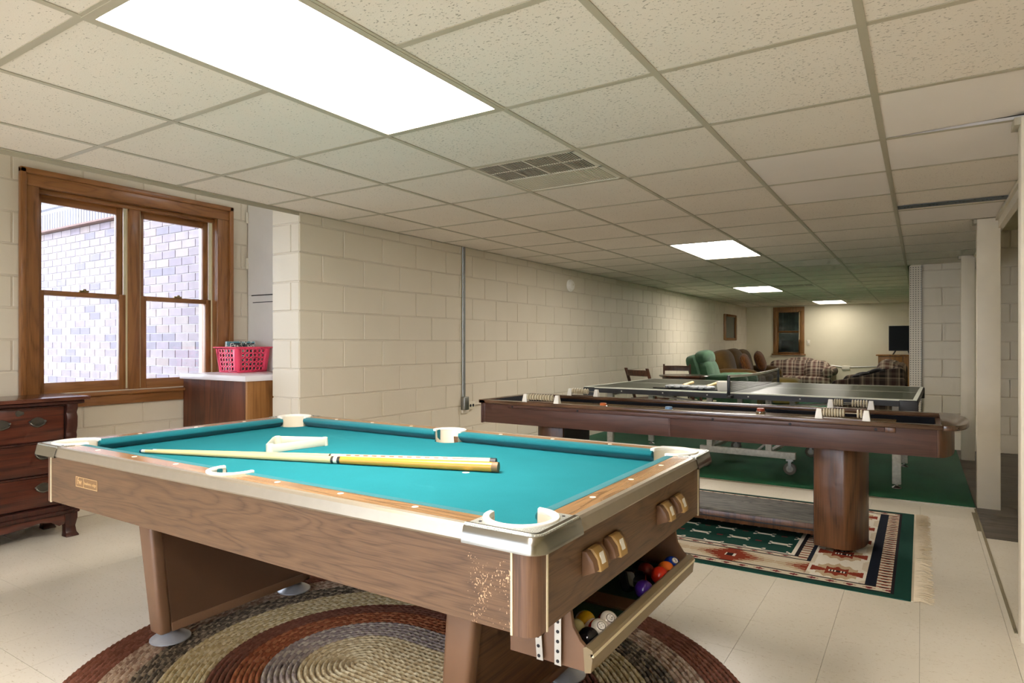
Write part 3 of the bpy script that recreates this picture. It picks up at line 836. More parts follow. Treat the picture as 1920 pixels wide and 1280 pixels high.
    # corner caps, rims, liners
    for sx in (-1, 1):
        for sy in (-1, 1):
            c = (NX + .012, NY + .012); r2 = .088
            a = math.atan2(NY + .055 - c[1], -math.sqrt(max(0, r2 ** 2 - (NY + .055 - c[1]) ** 2)))
            arcp = arc(*c, r2, a, -PI / 2 + (PI - a), 20)
            arcp = arc(*c, r2, a, PI / 2 - a, 20)      # from the long-side tip round through the corner to the short-side tip
            oc = [(HX - cl, HY)] + [(HX - .03 + .03 * sin(t), HY - .03 + .03 * cos(t)) for t in [PI / 2 * k / 6 for k in range(7)]] + [(HX, HY - cl)]
            poly = oc + [(NX + .055, HY - cl)] + arcp[::-1] + [(HX - cl, NY + .055)]
            poly = [(sx * x, sy * y) for x, y in poly]
            cap = MB().prism(T(poly), TZ - .03, TZ + .003).build('corner_cap', M['capspeck'], pt)
            # chrome skirt
            rings = []
            for o, z in ((-.014, TZ + .0035), (-.004, TZ + .003), (.002, TZ - .003), (.010, TZ - .032), (.010, TZ - .038), (-.004, TZ - .038)):
                rr = .03 + o; ring = [(HX - cl - .004, HY + o)] + [(HX - .03 + rr * sin(t), HY - .03 + rr * cos(t)) for t in [PI / 2 * k / 8 for k in range(9)]] + [(HX + o, HY - cl - .004)]
                rings.append([(TX + sx * x, TY + sy * y, z) for x, y in ring])
            rings.append(rings[0])
            MB().loft(rings, caps=False, closed=False).build('cap_skirt', M['skirt'], cap, angle=50)
            for q in ((HX - cl + .02, HY - .03), (HX - .03, HY - cl + .02)):
                MB().lathe([(.004, TZ + .003), (.004, TZ + .0042)], (TX + sx * q[0], TY + sy * q[1], 0), 8).build('screw', M['dark'], cap)
            # pocket rim: C shape
            a1 = PI * 1.0; b1 = PI / 2 - a1
            pr_ = arc(*c, .073, a1, b1, 24); po = arc(*c, .089, a1, b1, 24)
            rim = pr_ + [(po[-1][0] * .5 + pr_[-1][0] * .5 - .004, po[-1][1] * .5 + pr_[-1][1] * .5 - .008)] + po[::-1] + [(po[0][0] * .5 + pr_[0][0] * .5 - .008, po[0][1] * .5 + pr_[0][1] * .5 - .004)]
            pk = MB().prism(T([(sx * x, sy * y) for x, y in rim]), TZ - .006, TZ + .008).build('pocket_rim', M['white_pl'], pt, .003)
            ll = []
            for rr, z in ((.074, TZ + .002), (.072, BED - .02), (.062, BED - .10)):
                ll.append([(TX + sx * x, TY + sy * y, z) for x, y in arc(*c, rr, a1, b1, 20)])
            lo = []
            for rr, z in ((.065, BED - .10), (.075, BED - .02), (.077, TZ + .002)):
                lo.append([(TX + sx * x, TY + sy * y, z) for x, y in arc(*c, rr, a1, b1, 20)])
            MB().loft(ll + lo + [ll[0]], caps=False, closed=False).build('pocket_liner', M['cream_pl'], pk)
    for sy in (-1, 1):
        c = (0, NY + .025)
        pr_ = arc(*c, .066, PI + .25, -.25, 20); po = arc(*c, .081, PI + .25, -.25, 20)
        pk = MB().prism(T([(x, sy * y) for x, y in pr_ + po[::-1]]), TZ - .006, TZ + .007).build('pocket_rim', M['white_pl'], pt, .003)
        ll = [[(TX + x, TY + sy * y, z) for x, y in arc(*c, rr, PI + .25, -.25, 18)] for rr, z in ((.067, TZ + .002), (.065, BED - .02), (.056, BED - .09), (.059, BED - .09), (.068, BED - .02), (.070, TZ + .002), (.067, TZ + .002))]
        MB().loft(ll, caps=False, closed=False).build('pocket_liner', M['cream_pl'], pk)
    # sights
    sm = MB().lathe([(.0085, 0), (.0085, .0008)], n=16).mesh('sight', plain('pearl_sight', 'f2ead8', .3))
    for sy in (-1, 1):
        for k in (-3, -2, -1, 1, 2, 3): ob('sight', sm, pt, (TX + k * .262, TY + sy * (NY + .062), TZ))
    for sx in (-1, 1):
        for k in (-1, 0, 1): ob('sight', sm, pt, (TX + sx * (NX + .062), TY + k * .262, TZ))
    # aprons, corner posts, piping
    ax, ay, z0, z1 = HX - .026, HY - .026, .565, TZ - .034
    cw = .055
    for sy in (-1, 1):
        ys = sorted((TY + sy * ay, TY + sy * (ay - .007)))
        MB().box(TX - ax + cw, TX + ax - cw, ys[0], ys[1], z0, z1).build('apron', M['walnut'], pt, .001, 1)
    for sx in (-1, 1):
        xs = sorted((TX + sx * ax, TX + sx * (ax - .007)))
        MB().box(xs[0], xs[1], TY - ay + cw, TY + ay - cw, z0, z1).build('apron', M['walnut_y'], pt, .001, 1)
        for sy in (-1, 1):
            rr = .035
            poly = [(ax - cw, ay)] + [(ax - rr + rr * sin(t), ay - rr + rr * cos(t)) for t in [PI / 2 * k / 8 for k in range(9)]] + [(ax, ay - cw), (ax - .007, ay - cw), (ax - .007, ay - rr)] + [(ax - rr + (rr - .007) * cos(t), ay - rr + (rr - .007) * sin(t)) for t in [PI / 2 * k / 8 for k in range(9)]] + [(ax - cw, ay - .007)]
            MB().prism(T([(sx * x, sy * y) for x, y in poly]), z0 - .004, z1).build('corner_post', M['walnut_z'], pt)
            for q in ((ax - cw, ay + .0005, 'x'), (ax + .0005, ay - cw, 'y')):
                x, y = TX + sx * q[0], TY + sy * q[1]
                MB().box(x - .0025, x + .0025, y - .0025, y + .0025, z0 - .004, z1).build('piping', M['piping'], pt)
    # slate carcass under the bed
    MB().box(TX - ax + .03, TX + ax - .03, TY - ay + .03, TY + ay - .03, z0 + .03, BED - .034).build('carcass', M['leg_panel'], pt)
    # legs: per side a panel between two tapering posts
    for sx in (-1, 1):
        ox = .07 if sx > 0 else .0
        for sy in (-1, 1):
            xt0, xt1, xb0, xb1 = .705, .805, .648, .728
            yt0, yt1, yb0, yb1 = .335, .385, .315, .365
            p = [(xb0, yb0, .055), (xb1, yb0, .055), (xb1, yb1, .055), (xb0, yb1, .055), (xt0, yt0, z0 + .03), (xt1, yt0, z0 + .03), (xt1, yt1, z0 + .03), (xt0, yt1, z0 + .03)]
            MB().hexa([(TX + sx * (x + ox), TY - .06 + sy * y, z) for x, y, z in p]).build('leg', M['leg_brown'], pt, .014, 3)
            fx, fy = TX + sx * (.695 + ox), TY - .06 + sy * .30
            MB().lathe([(.075, .0165), (.075, .021), (.062, .030), (.036, .042), (.020, .058), (.018, .075)], (fx, fy, 0), 28).build('foot', M['footm'], pt)
        p = [(.652, -.32, .085), (.722, -.32, .085), (.722, .32, .085), (.652, .32, .085), (.710, -.34, z0 + .03), (.799, -.34, z0 + .03), (.799, .34, z0 + .03), (.710, .34, z0 + .03)]
        MB().hexa([(TX + sx * (x + ox), TY - .06 + y, z) for x, y, z in p]).build('leg_panel', M['leg_wood'] if sx > 0 else M['leg_panel'], pt)
        p = [(.645, -.32, .060), (.728, -.32, .060), (.728, .32, .060), (.645, .32, .060), (.650, -.32, .095), (.734, -.32, .095), (.734, .32, .095), (.650, .32, .095)]
        MB().hexa([(TX + sx * (x + ox), TY - .06 + y, z) for x, y, z in p]).build('leg_rail', M['leg_brown'], pt, .004)
    # score counters on the short apron
    for yc in (TY - .285, TY + .235):
        w = .052; sc = thing_part = MB()
        X0 = TX + ax
        prof = [(X0, .690), (X0 + .012, .690), (X0 + .030, .668), (X0 + .036, .644), (X0, .628)]
        h = None
        for s_ in (-1, 1):
            y = yc + s_ * .062
            hb = MB().prism([(x, z) for x, z in prof], y - .045, y + .045, 'y').build('score_counter', M['leg_brown'], pt, .002)
            wh = []
            for k in range(9):
                t = -.55 + k * .2; wh.append((X0 + .008 + .034 * cos(t * .9), .662 + .034 * sin(-t + .3)))
            MB().prism([(X0 + .005, .692)] + [(X0 + .016, .692), (X0 + .029, .680), (X0 + .036, .666), (X0 + .040, .650), (X0 + .041, .640), (X0 + .005, .636)], y - .022, y + .022, 'y').build('score_wheel', plain('aged_ivory', 'b08d52', .4), hb, .001)
            MB().hexa([(X0 + .0335, y - .011, .661), (X0 + .0395, y - .011, .656), (X0 + .0395, y + .011, .656), (X0 + .0335, y + .011, .661), (X0 + .0305, y - .011, .682), (X0 + .031, y - .011, .682), (X0 + .031, y + .011, .682), (X0 + .0305, y + .011, .682)]).build('number_window', M['white_pl'], hb)
    # name plate with gilt writing
    px, py, pz = TX - .80, TY - ay - .0012, .668
    pl = MB().box(px - .082, px + .082, py, py + .0015, pz - .019, pz + .019).build('name_plate', M['plate'], pt)
    b_ = MB(); t = .0018; yy0, yy1 = py - .0006, py
    b_.box(px - .082, px + .082, yy0, yy1, pz + .019 - t, pz + .019).box(px - .082, px + .082, yy0, yy1, pz - .019, pz - .019 + t)
    for q in (-.082, -.022, .082 - t): b_.box(px + q, px + q + t, yy0, yy1, pz - .019, pz + .019)
    b_.build('border', M['gold'], pl)
    o = ob('lettering', text_mesh('fw', .036, M['gold']), pl, (px - .051, py - .0008, pz + .002), (PI / 2, 0, 0))
    o = ob('lettering', text_mesh('business edge', .0165, M['gold']), pl, (px + .030, py - .0008, pz), (PI / 2, 0, 0))
    # ball tray under the short end
    tx0, tx1, ty0, ty1 = TX + ax - .20, TX + ax + .030, TY - .40, TY + .40
    prof = [(tx0, .404), (tx1 - .012, .405), (tx1, .412), (tx1, .462), (tx1 - .014, .462), (tx1 - .030, .475), (tx1 - .050, .505), (tx1 - .060, .566), (tx0, .566)]
    tr = MB().box(tx0, tx1 - .01, ty0 + .003, ty1 - .003, .409, .418).build('ball_tray', M['dkgreen'], pt)
    for y in (ty0, ty1 - .012):
        MB().prism(prof, y, y + .012, 'y').build('tray_end', M['leg_brown'], tr, .001, 1)
    lip = [(tx1 - .016, .404), (tx1, .408), (tx1 + .004, .440), (tx1 + .002, .447), (tx1 + .006, .452), (tx1 + .004, .462), (tx1 - .012, .468), (tx1 - .020, .464)]
    MB().prism(lip, ty0 - .004, ty1 + .004, 'y').build('tray_lip', plain('tray_lip_olive', '8b7a5c', .35), tr)
    MB().box(tx1 - .0005, tx1 + .0075, ty0 - .004, ty1 + .004, .446, .4535).build('lip_bead', M['piping'], tr)
    MB().box(tx0 + .004, tx0 + .016, ty0 + .012, ty1 - .012, .40, .566).build('tray_back', M['leg_panel'], tr)
    MB().box(tx0 + .02, tx1 - .02, TY - .05, TY + .03, .418, .424).build('tray_divider', M['leg_brown'], tr)
    for q in (0, 1):
        st = MB(); x = tx1 - .135 + q * .05
        st.hexa([(x - .009, ty0 - .012, .408), (x + .009, ty0 - .012, .408), (x + .009, ty0 - .010, .408), (x - .009, ty0 - .010, .408), (x - .009 - q * .0 - (1 - q) * .012, ty0 - .012, .56), (x + .009 - (1 - q) * .012, ty0 - .012, .56), (x + .009 - (1 - q) * .012, ty0 - .010, .56), (x - .009 - (1 - q) * .012, ty0 - .010, .56)])
        s = st.build('hanger_strap', plain('zinc_strap', 'c8c6be', .35, .6), tr)
        for k in range(6):
            zz = .418 + k * .024
            MB().lathe([(.0045, -.0128), (.0045, -.0118)], (x - (1 - q) * .012 * (zz - .375) / .185, ty0, zz), 8, 'y').build('strap_hole', M['dark'], s)
pool_table()

# ---- braided oval rug: concentric braids of real relief, colour per stitch
def braided_rug():
    cx, cy = -1.55, 1.707; half = .20; RO = 1.035; rw = .0205
    nr = int(RO / rw)
    zones = [(.0, ('cdbb94', 'bba680', 'd9caa6')), (.21, ('9f9088', 'b8ac9c', '8c7f7c')), (.334, ('97573a', 'a86c4a', '84492e')), (.437, ('74493a', '6d4232', '7a5040')),
             (.525, ('bfae86', 'cbbd9a', 'ab986e')), (.666, ('6c6052', '958671', '50483e')), (.78, ('ad957f', 'bda893', '927664')), (.88, ('7e5140', '764a39', '875848'))]
    vs, fs, cols = [], [], []
    def path(r, n):
        L = 4 * half + 2 * PI * r; out = []
        for i in range(n):
            s = L * i / n
            if s < 2 * half: out.append((half - s, r, 0, 1)); continue
            s -= 2 * half
            if s < PI * r: t = PI / 2 + s / r; out.append((-half + r * cos(t), r * sin(t), cos(t), sin(t))); continue
            s -= PI * r
            if s < 2 * half: out.append((-half + s, -r, 0, -1)); continue
            s -= 2 * half; t = -PI / 2 + s / r; out.append((half + r * cos(t), r * sin(t), cos(t), sin(t)))
        return out
    for k in range(nr):
        r0 = k * rw + .002; r1 = (k + 1) * rw; rm = (r0 + r1) / 2; f = rm / RO
        pal = [C(h) for z, hs in zones if f >= z for h in [hs]][-1:] if False else None
        hs = [z[1] for z in zones if f >= z[0]][-1]; pal = [C(h) for h in hs]
        n = max(16, int((4 * half + 2 * PI * rm) / .0135) // 2 * 2)
        b = len(vs)
        radii = [r0, r0 + rw * .25, rm, r1 - rw * .25, r1]
        hz = [.003, .0095, .0105, .0095, .003]
        rows = [path(max(r, .001), n) for r in radii]
        for j in range(5):
            for i in range(n):
                x, y, _, _ = rows[j][i]
                lift = .0022 * (1 if (i + (j > 2)) % 2 else -1) if 0 < j < 4 else 0
                vs.append((cx + x, cy + y, hz[j] + lift))
        for j in range(4):
            for i in range(n):
                i2 = (i + 1) % n
                fs.append((b + j * n + i, b + (j + 1) * n + i, b + (j + 1) * n + i2, b + j * n + i2))
                q = (i + (1 if j >= 2 else 0)) // 2 + k
                c = pal[(q % 3 + (random.random() < .25)) % 3]; m = .88 + .24 * random.random()
                cols.append((c[0] * m, c[1] * m, c[2] * m, 1))
    me = bpy.data.meshes.new('braided_rug'); me.from_pydata(vs, [], fs)
    at = me.color_attributes.new('col', 'FLOAT_COLOR', 'CORNER'); buf = []
    for p in me.polygons: buf += list(cols[p.index]) * p.loop_total
    at.data.foreach_set('color', buf)
    me.polygons.foreach_set('use_smooth', [True] * len(me.polygons))
    me.materials.append(attr_mat('braided_wool', .95, .4, 260))
    o = ob('braided_rug', me); return tag(o, 'oval braided rug in rust, beige and grey rings under the pool table', 'rug')
braided_rug()

# ---- things on the pool table
def cue(name, label, tip, butt, cols, r0=.0068, r1=.0178):
    a, b = Vector(tip), Vector(butt); L = (b - a).length
    t = thing(name, label, 'cue', tuple((a + b) / 2), 'cues on the pool table')
    def seg(f0, f1, nm, mat):
        p0, p1 = a.lerp(b, f0), a.lerp(b, f1); q0, q1 = r0 + (r1 - r0) * f0, r0 + (r1 - r0) * f1
        return MB().tube([p0, p1], [q0, q1], 16).build(nm, mat, t)
    for f0, f1, nm, h, rough in cols: seg(f0, f1, nm, plain(nm + '_' + h, h, rough), )
    return t
B = BED
cue('pool_cue', 'pool cue with plain amber butt lying nearest the rail', (-2.69, 1.396, B + .0085), (-1.235, 1.852, B + .0185),
    [(0, .006, 'tip', '2a4a6a', .8), (.006, .018, 'ferrule', 'f0ead8', .4), (.018, .575, 'shaft', 'e6c98f', .3), (.575, .582, 'joint_ring', '33302c', .3), (.582, .592, 'joint_collar', 'efe6d2', .3), (.592, .6, 'joint_ring', '33302c', .3), (.6, .985, 'butt', 'd49a3c', .22), (.985, 1, 'bumper', '8c6a44', .5)])
c2 = cue('pool_cue', 'pool cue with red dashes printed on its pale butt', (-2.66, 1.425, B + .0085), (-1.285, 1.912, B + .0185),
    [(0, .006, 'tip', '2a4a6a', .8), (.006, .018, 'ferrule', 'f0ead8', .4), (.018, .55, 'shaft', 'e6c98f', .3), (.55, .556, 'joint_ring', '33302c', .3), (.556, .985, 'butt', 'e8cda2', .25), (.985, 1, 'bumper', '26262a', .5)])
a, b = Vector((-2.66, 1.425, B + .0085)), Vector((-1.285, 1.912, B + .0185))
dk_ = (b - a).normalized(); nr_ = Vector((dk_.y, -dk_.x, 0))
red = plain('cue_red', 'b5493a', .4)
for k in range(13):
    f0 = .60 + k * .024; f1 = f0 + .013
    if k == 12: f1 = f0 + .07
    p0, p1 = a.lerp(b, f0), a.lerp(b, f1); rr = .0068 + .011 * f0 + .0003
    up = (Vector((0, 0, 1)) * .8 + nr_ * .6).normalized(); sd_ = dk_.cross(up).normalized()
    MB().add([p0 + up * rr - sd_ * .0025, p1 + up * rr - sd_ * .0025, p1 + up * rr + sd_ * .0025, p0 + up * rr + sd_ * .0025], [(0, 1, 2, 3)]).build('inlay', red, c2)
def rack():
    t = thing('ball_rack', 'white plastic triangle rack lying on the teal felt', 'rack', (-2.26, 1.80, B))
    P = [Vector((-2.45, 1.855)), Vector((-2.245, 1.655)), Vector((-2.19, 1.965))]
    cen = sum(P, Vector((0, 0))) / 3
    def ring(k, off):
        out = []
        for i, p in enumerate(P):
            d0 = (P[i - 1] - p).normalized(); d1 = (P[(i + 1) % 3] - p).normalized()
            c = p + (cen - p).normalized() * off * 1.9
            for s in range(5):
                f = s / 4; q = c + (d0 * (1 - f) + d1 * f) * k * (1 + .35 * 4 * f * (1 - f) * -1); out.append(q)
        return out
    o_, i_ = ring(.040, 0), ring(.036, .0055)
    m = MB(); n = len(o_)
    rings = [[(q.x, q.y, B) for q in o_], [(q.x, q.y, B + .034) for q in o_], [(q.x, q.y, B + .034) for q in i_], [(q.x, q.y, B) for q in i_], [(q.x, q.y, B) for q in o_]]
    m.loft(rings, caps=False).build('frame', M['cream_pl'], t, .003)
    for i, p in enumerate(P):
        c = p + (cen - p).normalized() * .036
        MB().lathe([(.016, B), (.014, B + .035), (.011, B + .0365)], (c.x, c.y, 0), 14).build('corner_boss', M['cream_pl'], t)
rack()

# ---- balls in the tray
def ball_mats():
    d = {}
    for k, h in dict(yellow='e0b31a', blue='1d3fa8', red='d8321c', purple='4a2382', orange='ef7426', maroon='6d1f14', black='17161a', white='efe8dc', crimson='cc2026', cream='e6dcae').items():
        d[k] = plain('ball_' + k, h, .12, var=.01)
    return d
BMAT = ball_mats(); RB = .0286
def ball(c, main, label, num=None, stripe=False, look=(0, 0), spin=0):
    t = thing('pool_ball', label, 'pool ball', (c[0], c[1], c[2] - RB), 'pool balls in the tray')
    cv = Vector(c)
    Rm = Matrix.Rotation(look[0], 3, 'Z') @ Matrix.Rotation(look[1], 3, 'Y')     # number axis = +x turned
    def cap(a0, a1, r, nm, mat):                                                # band of the sphere round the pole axis (local z)
        rings = []
        for k in range(11):
            t_ = a0 + (a1 - a0) * k / 10
            rings.append([tuple(cv + Rm @ (Matrix.Rotation(spin, 3, 'X') @ Vector((r * sin(t_), r * cos(t_) * cos(2 * PI * i / 28), r * cos(t_) * sin(2 * PI * i / 28))))) for i in range(28)])
        return MB().loft(rings, caps=False).build(nm, mat, t)
    if stripe:
        cap(-.55, .55, RB, 'stripe', BMAT[main]); cap(.55, PI / 2, RB, 'shell', BMAT['white']); cap(-PI / 2, -.55, RB, 'shell', BMAT['white'])
    else: cap(-PI / 2, PI / 2, RB, 'shell', BMAT[main])
    if num:
        def on(me, nm, lift):
            for v in me.vertices:
                y, z = v.co.x, v.co.y
                q = Vector((math.sqrt(max(1e-9, RB ** 2 - y * y - z * z)), y, z)).normalized() * (RB + lift)
                v.co = cv + Rm @ (Matrix.Rotation(spin, 3, 'X') @ q)
            ob(nm, me, t)
        disc = MB()
        rings = [[(rr * cos(2 * PI * i / 24), rr * sin(2 * PI * i / 24), 0) for i in range(24)] for rr in (.0001, .004, .008, .0115)]
        on(disc.loft(rings, caps=False).mesh('number_disc', BMAT['white']), 'number_disc', .0003)
        rg = MB(); rings = [[(rr * cos(2 * PI * i / 32), rr * sin(2 * PI * i / 32), 0) for i in range(32)] for rr in (.0098, .0112)]
        on(rg.loft(rings, caps=False).mesh('number_ring', BMAT['black']), 'number_ring', .0005)
        on(text_mesh(num, .0135, BMAT['black'], 0), 'number', .0006)
    return t
LX = TX + HX - .026 + .030 - .018 - RB              # front row against the lip
FZ = .418 + RB
ball((LX, 1.470, FZ), 'black', 'black eight ball at the near end of the tray')
ball((LX + .001, 1.529, FZ), 'crimson', 'white and red striped ball beside the black ball in tray', '11', True, (-.75, -.8), .3)
ball((LX, 1.587, FZ), 'maroon', 'white ball marked 15 with dark red stripe in the tray', '15', True, (-.75, -.75), -.7)
ball((LX - .051, 1.556, FZ), 'yellow', 'yellow striped ball at the back of the near tray end', None, True, (-.3, .4), .9)
ball((LX - .052, 1.497, FZ), 'cream', 'cream ball hidden behind the metal straps of the tray')
ball((LX, 1.855, FZ), 'purple', 'solid purple ball alone in the middle of the tray')
ball((LX - .052, 2.01, FZ), 'maroon', 'dark maroon ball at the back of the far tray end')
ball((LX, 1.995, FZ), 'red', 'bright red ball at the far end of tray')
ball((LX, 2.054, FZ), 'orange', 'orange ball between the red and blue balls')
ball((LX, 2.113, FZ), 'blue', 'blue ball marked 2 at the far end of the tray', '2', False, (-.6, -.85), .2)
tri = thing('plastic_wrapper', 'crumpled black plastic wrapper behind the purple ball in tray', 'wrapper', (LX - .06, 1.90, .42))
wm = MB(); random.seed(3)
for k in range(5): wm.blob((LX - .07 + random.random() * .04, 1.87 + random.random() * .07, .436 + random.random() * .02), (.022, .03, .018), .35, nu=8, nv=5, M=Matrix.Rotation(random.random() * 3, 3, (random.random(), random.random(), 1)))
wm.build('sheet', plain('wrapper_black', '1c1e22', .15), tri, angle=10)

# ================================================================== SHUFFLEBOARD TABLE
def shuffleboard():
    x0, x1, y0, y1, z = -2.76, .10, 3.88, 4.62, .78
    t = thing('shuffleboard_table', 'long dark brown shuffleboard table with rounded end', 'shuffleboard', ((x0 + x1) / 2, (y0 + y1) / 2, 0))
    rw = .055
    for k, (a, b) in enumerate(((y0, y0 + rw), (y1 - rw, y1))):
        MB().box(x0, x1, a, b, z - .024, z).build('rail', M['shuf_rail'], t, .003)
    MB().box(x0 - .005, x0 + .05, y0, y1, z - .024, z + .001).build('end_rail', M['shuf_rail'], t, .003)
    # rounded end cap
    cap = [(x1 - .01, y0)] + [(x1 + .02 + .10 * cos(a), (y0 + y1) / 2 + (y1 - y0) / 2 * sin(a)) for a in [-PI / 2 + PI * k / 20 for k in range(21)]] + [(x1 - .01, y1)]
    MB().prism(cap, z - .026, z + .001).build('end_cap', M['shuf_rail'], t, .004)
    ap = [(x1 - .03, y0 + .02)] + [(x1 - .02 + .075 * cos(a), (y0 + y1) / 2 + ((y1 - y0) / 2 - .02) * sin(a)) for a in [-PI / 2 + PI * k / 20 for k in range(21)]] + [(x1 - .03, y1 - .02)]
    MB().prism(ap, z - .165, z - .026).build('end_apron', M['ped'], t)
    for (a, b) in ((y0 + .012, y0 + .034), (y1 - .034, y1 - .012)):
        MB().box(x0 + .045, -1.322, a, b, z - .165, z - .024).build('apron', M['shuf'], t, .002)
        MB().box(-1.318, x1 - .03, a, b, z - .165, z - .024).build('apron', M['shuf'], t, .002)
    MB().box(x0 + .02, x0 + .045, y0 + .012, y1 - .012, z - .165, z - .024).build('apron', M['shuf'], t, .002)
    MB().box(x0 + .008, x0 + .022, y0 + .01, y0 + .03, z - .170, z - .024).build('corner_bead', M['shuf'], t, .003)
    MB().box(-1.326, -1.314, y0 + .010, y0 + .02, z - .165, z - .05).build('joint_strip', M['shuf'], t)
    MB().box(x0 + .25, -.16, y0 + .002, y0 + .016, z - .050, z - .026).build('batten', M['shuf'], t, .002)
    MB().box(-.158, -.11, y0 + .004, y0 + .018, z - .052, z - .026).build('batten_end', M['ped'], t, .002)
    for x in (-2.47, -1.95, -1.05, -.62, -.20): MB().lathe([(.008, -.004), (.006, -.006)], (x, y0 + .004, z - .039), 10, 'y').build('bolt', M['dark'], t)
    MB().box(x0 + .05, x1 - .01, y0 + rw, y1 - rw, z - .15, z - .085).build('gutter', M['gutter'], t)
    MB().box(x0 + .05, x1 - .01, y0 + rw, y0 + rw + .006, z - .1, z - .018).build('gutter_side', M['gutter'], t)
    MB().box(x0 + .05, x1 - .01, y1 - rw - .006, y1 - rw, z - .1, z - .026).build('gutter_side', M['gutter'], t)
    MB().box(x0 + .05, x0 + .056, y0 + rw, y1 - rw, z - .1, z - .004).build('gutter_side', M['gutter'], t)
    MB().box(x0 + .26, x1 - .22, y0 + .19, y1 - .19, z - .085, z - .035).build('playfield', M['shuf_play'], t, .004)
    yc = (y0 + y1) / 2
    # pedestals
    def ped(sx, xc):
        poly = [(-.150, -.22), (.0, -.245)] + [(.0 + .115 * sin(a), -.245 * cos(a)) for a in [PI * k / 14 for k in range(1, 14)]] + [(.0, .245), (-.150, .22)]
        p = MB().prism([(xc + sx * x, yc + .02 + y) for x, y in poly], .035, z - .165).build('pedestal', M['ped'], t, .004)
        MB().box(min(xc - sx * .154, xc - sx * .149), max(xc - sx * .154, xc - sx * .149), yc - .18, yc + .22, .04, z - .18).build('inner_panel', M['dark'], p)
        for q in (-.14, .16): MB().lathe([(.045, .0065), (.045, .014), (.012, .022), (.012, .04)], (xc + sx * .0, yc + .02 + q, 0), 20).build('leveller', M['chrome'], p)
    ped(1, -.37); ped(-1, -2.30)
    if True:
        MB().box(-2.16, -.51, yc - .08, yc + .36, .060, .125).build('base_board', M['ped'], t, .003)
        MB().box(-2.16, -.51, yc - .085, yc + .365, .125, .138).build('base_top', M['board'], t, .002)
        MB().box(-2.16, -.51, yc - .086, yc - .078, .085, .092).build('base_groove', M['dark'], t)
    return x0, x1, y0, y1, z
SX0, SX1, SY0, SY1, SZ = shuffleboard()
bead_me = MB().lathe([(.006, -.0055), (.020, -.0045), (.024, 0), (.020, .0045), (.006, .0055)], n=12, axis='x').mesh('bead', plain('ivory_bead', 'd2c7ac', .35))
def scorer(xa, xb, y, label, left, right):
    t = thing('bead_scorer', label, 'scorer', ((xa + xb) / 2, y, SZ), 'bead score counters on the shuffleboard')
    MB().box(xa + .01, xb - .01, y - .014, y + .014, SZ, SZ + .006).build('base', M['shuf_rail'], t)
    for x in (xa, xb):
        p = [(x - .020, y - .022, SZ), (x + .020, y - .022, SZ), (x + .020, y + .022, SZ), (x - .020, y + .022, SZ), (x - .012, y - .012, SZ + .055), (x + .012, y - .012, SZ + .055), (x + .012, y + .012, SZ + .055), (x - .012, y + .012, SZ + .055)]
        MB().hexa(p).build('bracket', M['white_pl'], t, .002)
    zz = SZ + .036
    MB().tube([(xa, y, zz), (xb, y, zz)], .003, 8).build('rod', M['satin'], t)
    for k in range(left): ob('bead', bead_me, t, (xa + .026 + k * (.021 if right == 0 else .0135), y, zz))
    for k in range(right): ob('bead', bead_me, t, (xb - .024 - k * .0155, y, zz))
scorer(-2.375, -2.12, SY0 + .03, 'bead scorer with beads bunched up on the rail near the block wall', 10, 0)
scorer(-.475, -.245, SY0 + .03, 'bead scorer on the near rail by the rounded shuffleboard end', 8, 2)
scorer(-2.37, -2.14, SY1 - .03, 'bead scorer on the far rail at the square shuffleboard end', 7, 0)
scorer(-.49, -.262, SY1 - .03, 'bead scorer on the far rail in front of plaid sofa', 4, 6)
def puck(x, y, mat, label):
    t = thing('shuffle_puck', label, 'puck', (x, y, SZ - .035), 'shuffleboard pucks')
    z = SZ - .035
    MB().lathe([(.027, z), (.029, z + .004), (.029, z + .018), (.026, z + .02)], (x, y, 0), 24).build('body', M['chrome'], t)
    MB().lathe([(.024, z + .02), (.024, z + .034), (.02, z + .037), (.005, z + .037)], (x, y, 0), 24).build('cap', mat, t)
puck(-1.86, 4.10, plain('puck_orange', 'd9743c', .3), 'orange capped puck on the shuffleboard playfield')
puck(-1.39, 4.09, plain('puck_blue', '7f9fc4', .3), 'pale blue capped puck on the shuffleboard playfield')
puck(-.86, 4.30, plain('puck_red', 'b5553c', .3), 'dull red capped puck on the shuffleboard playfield')

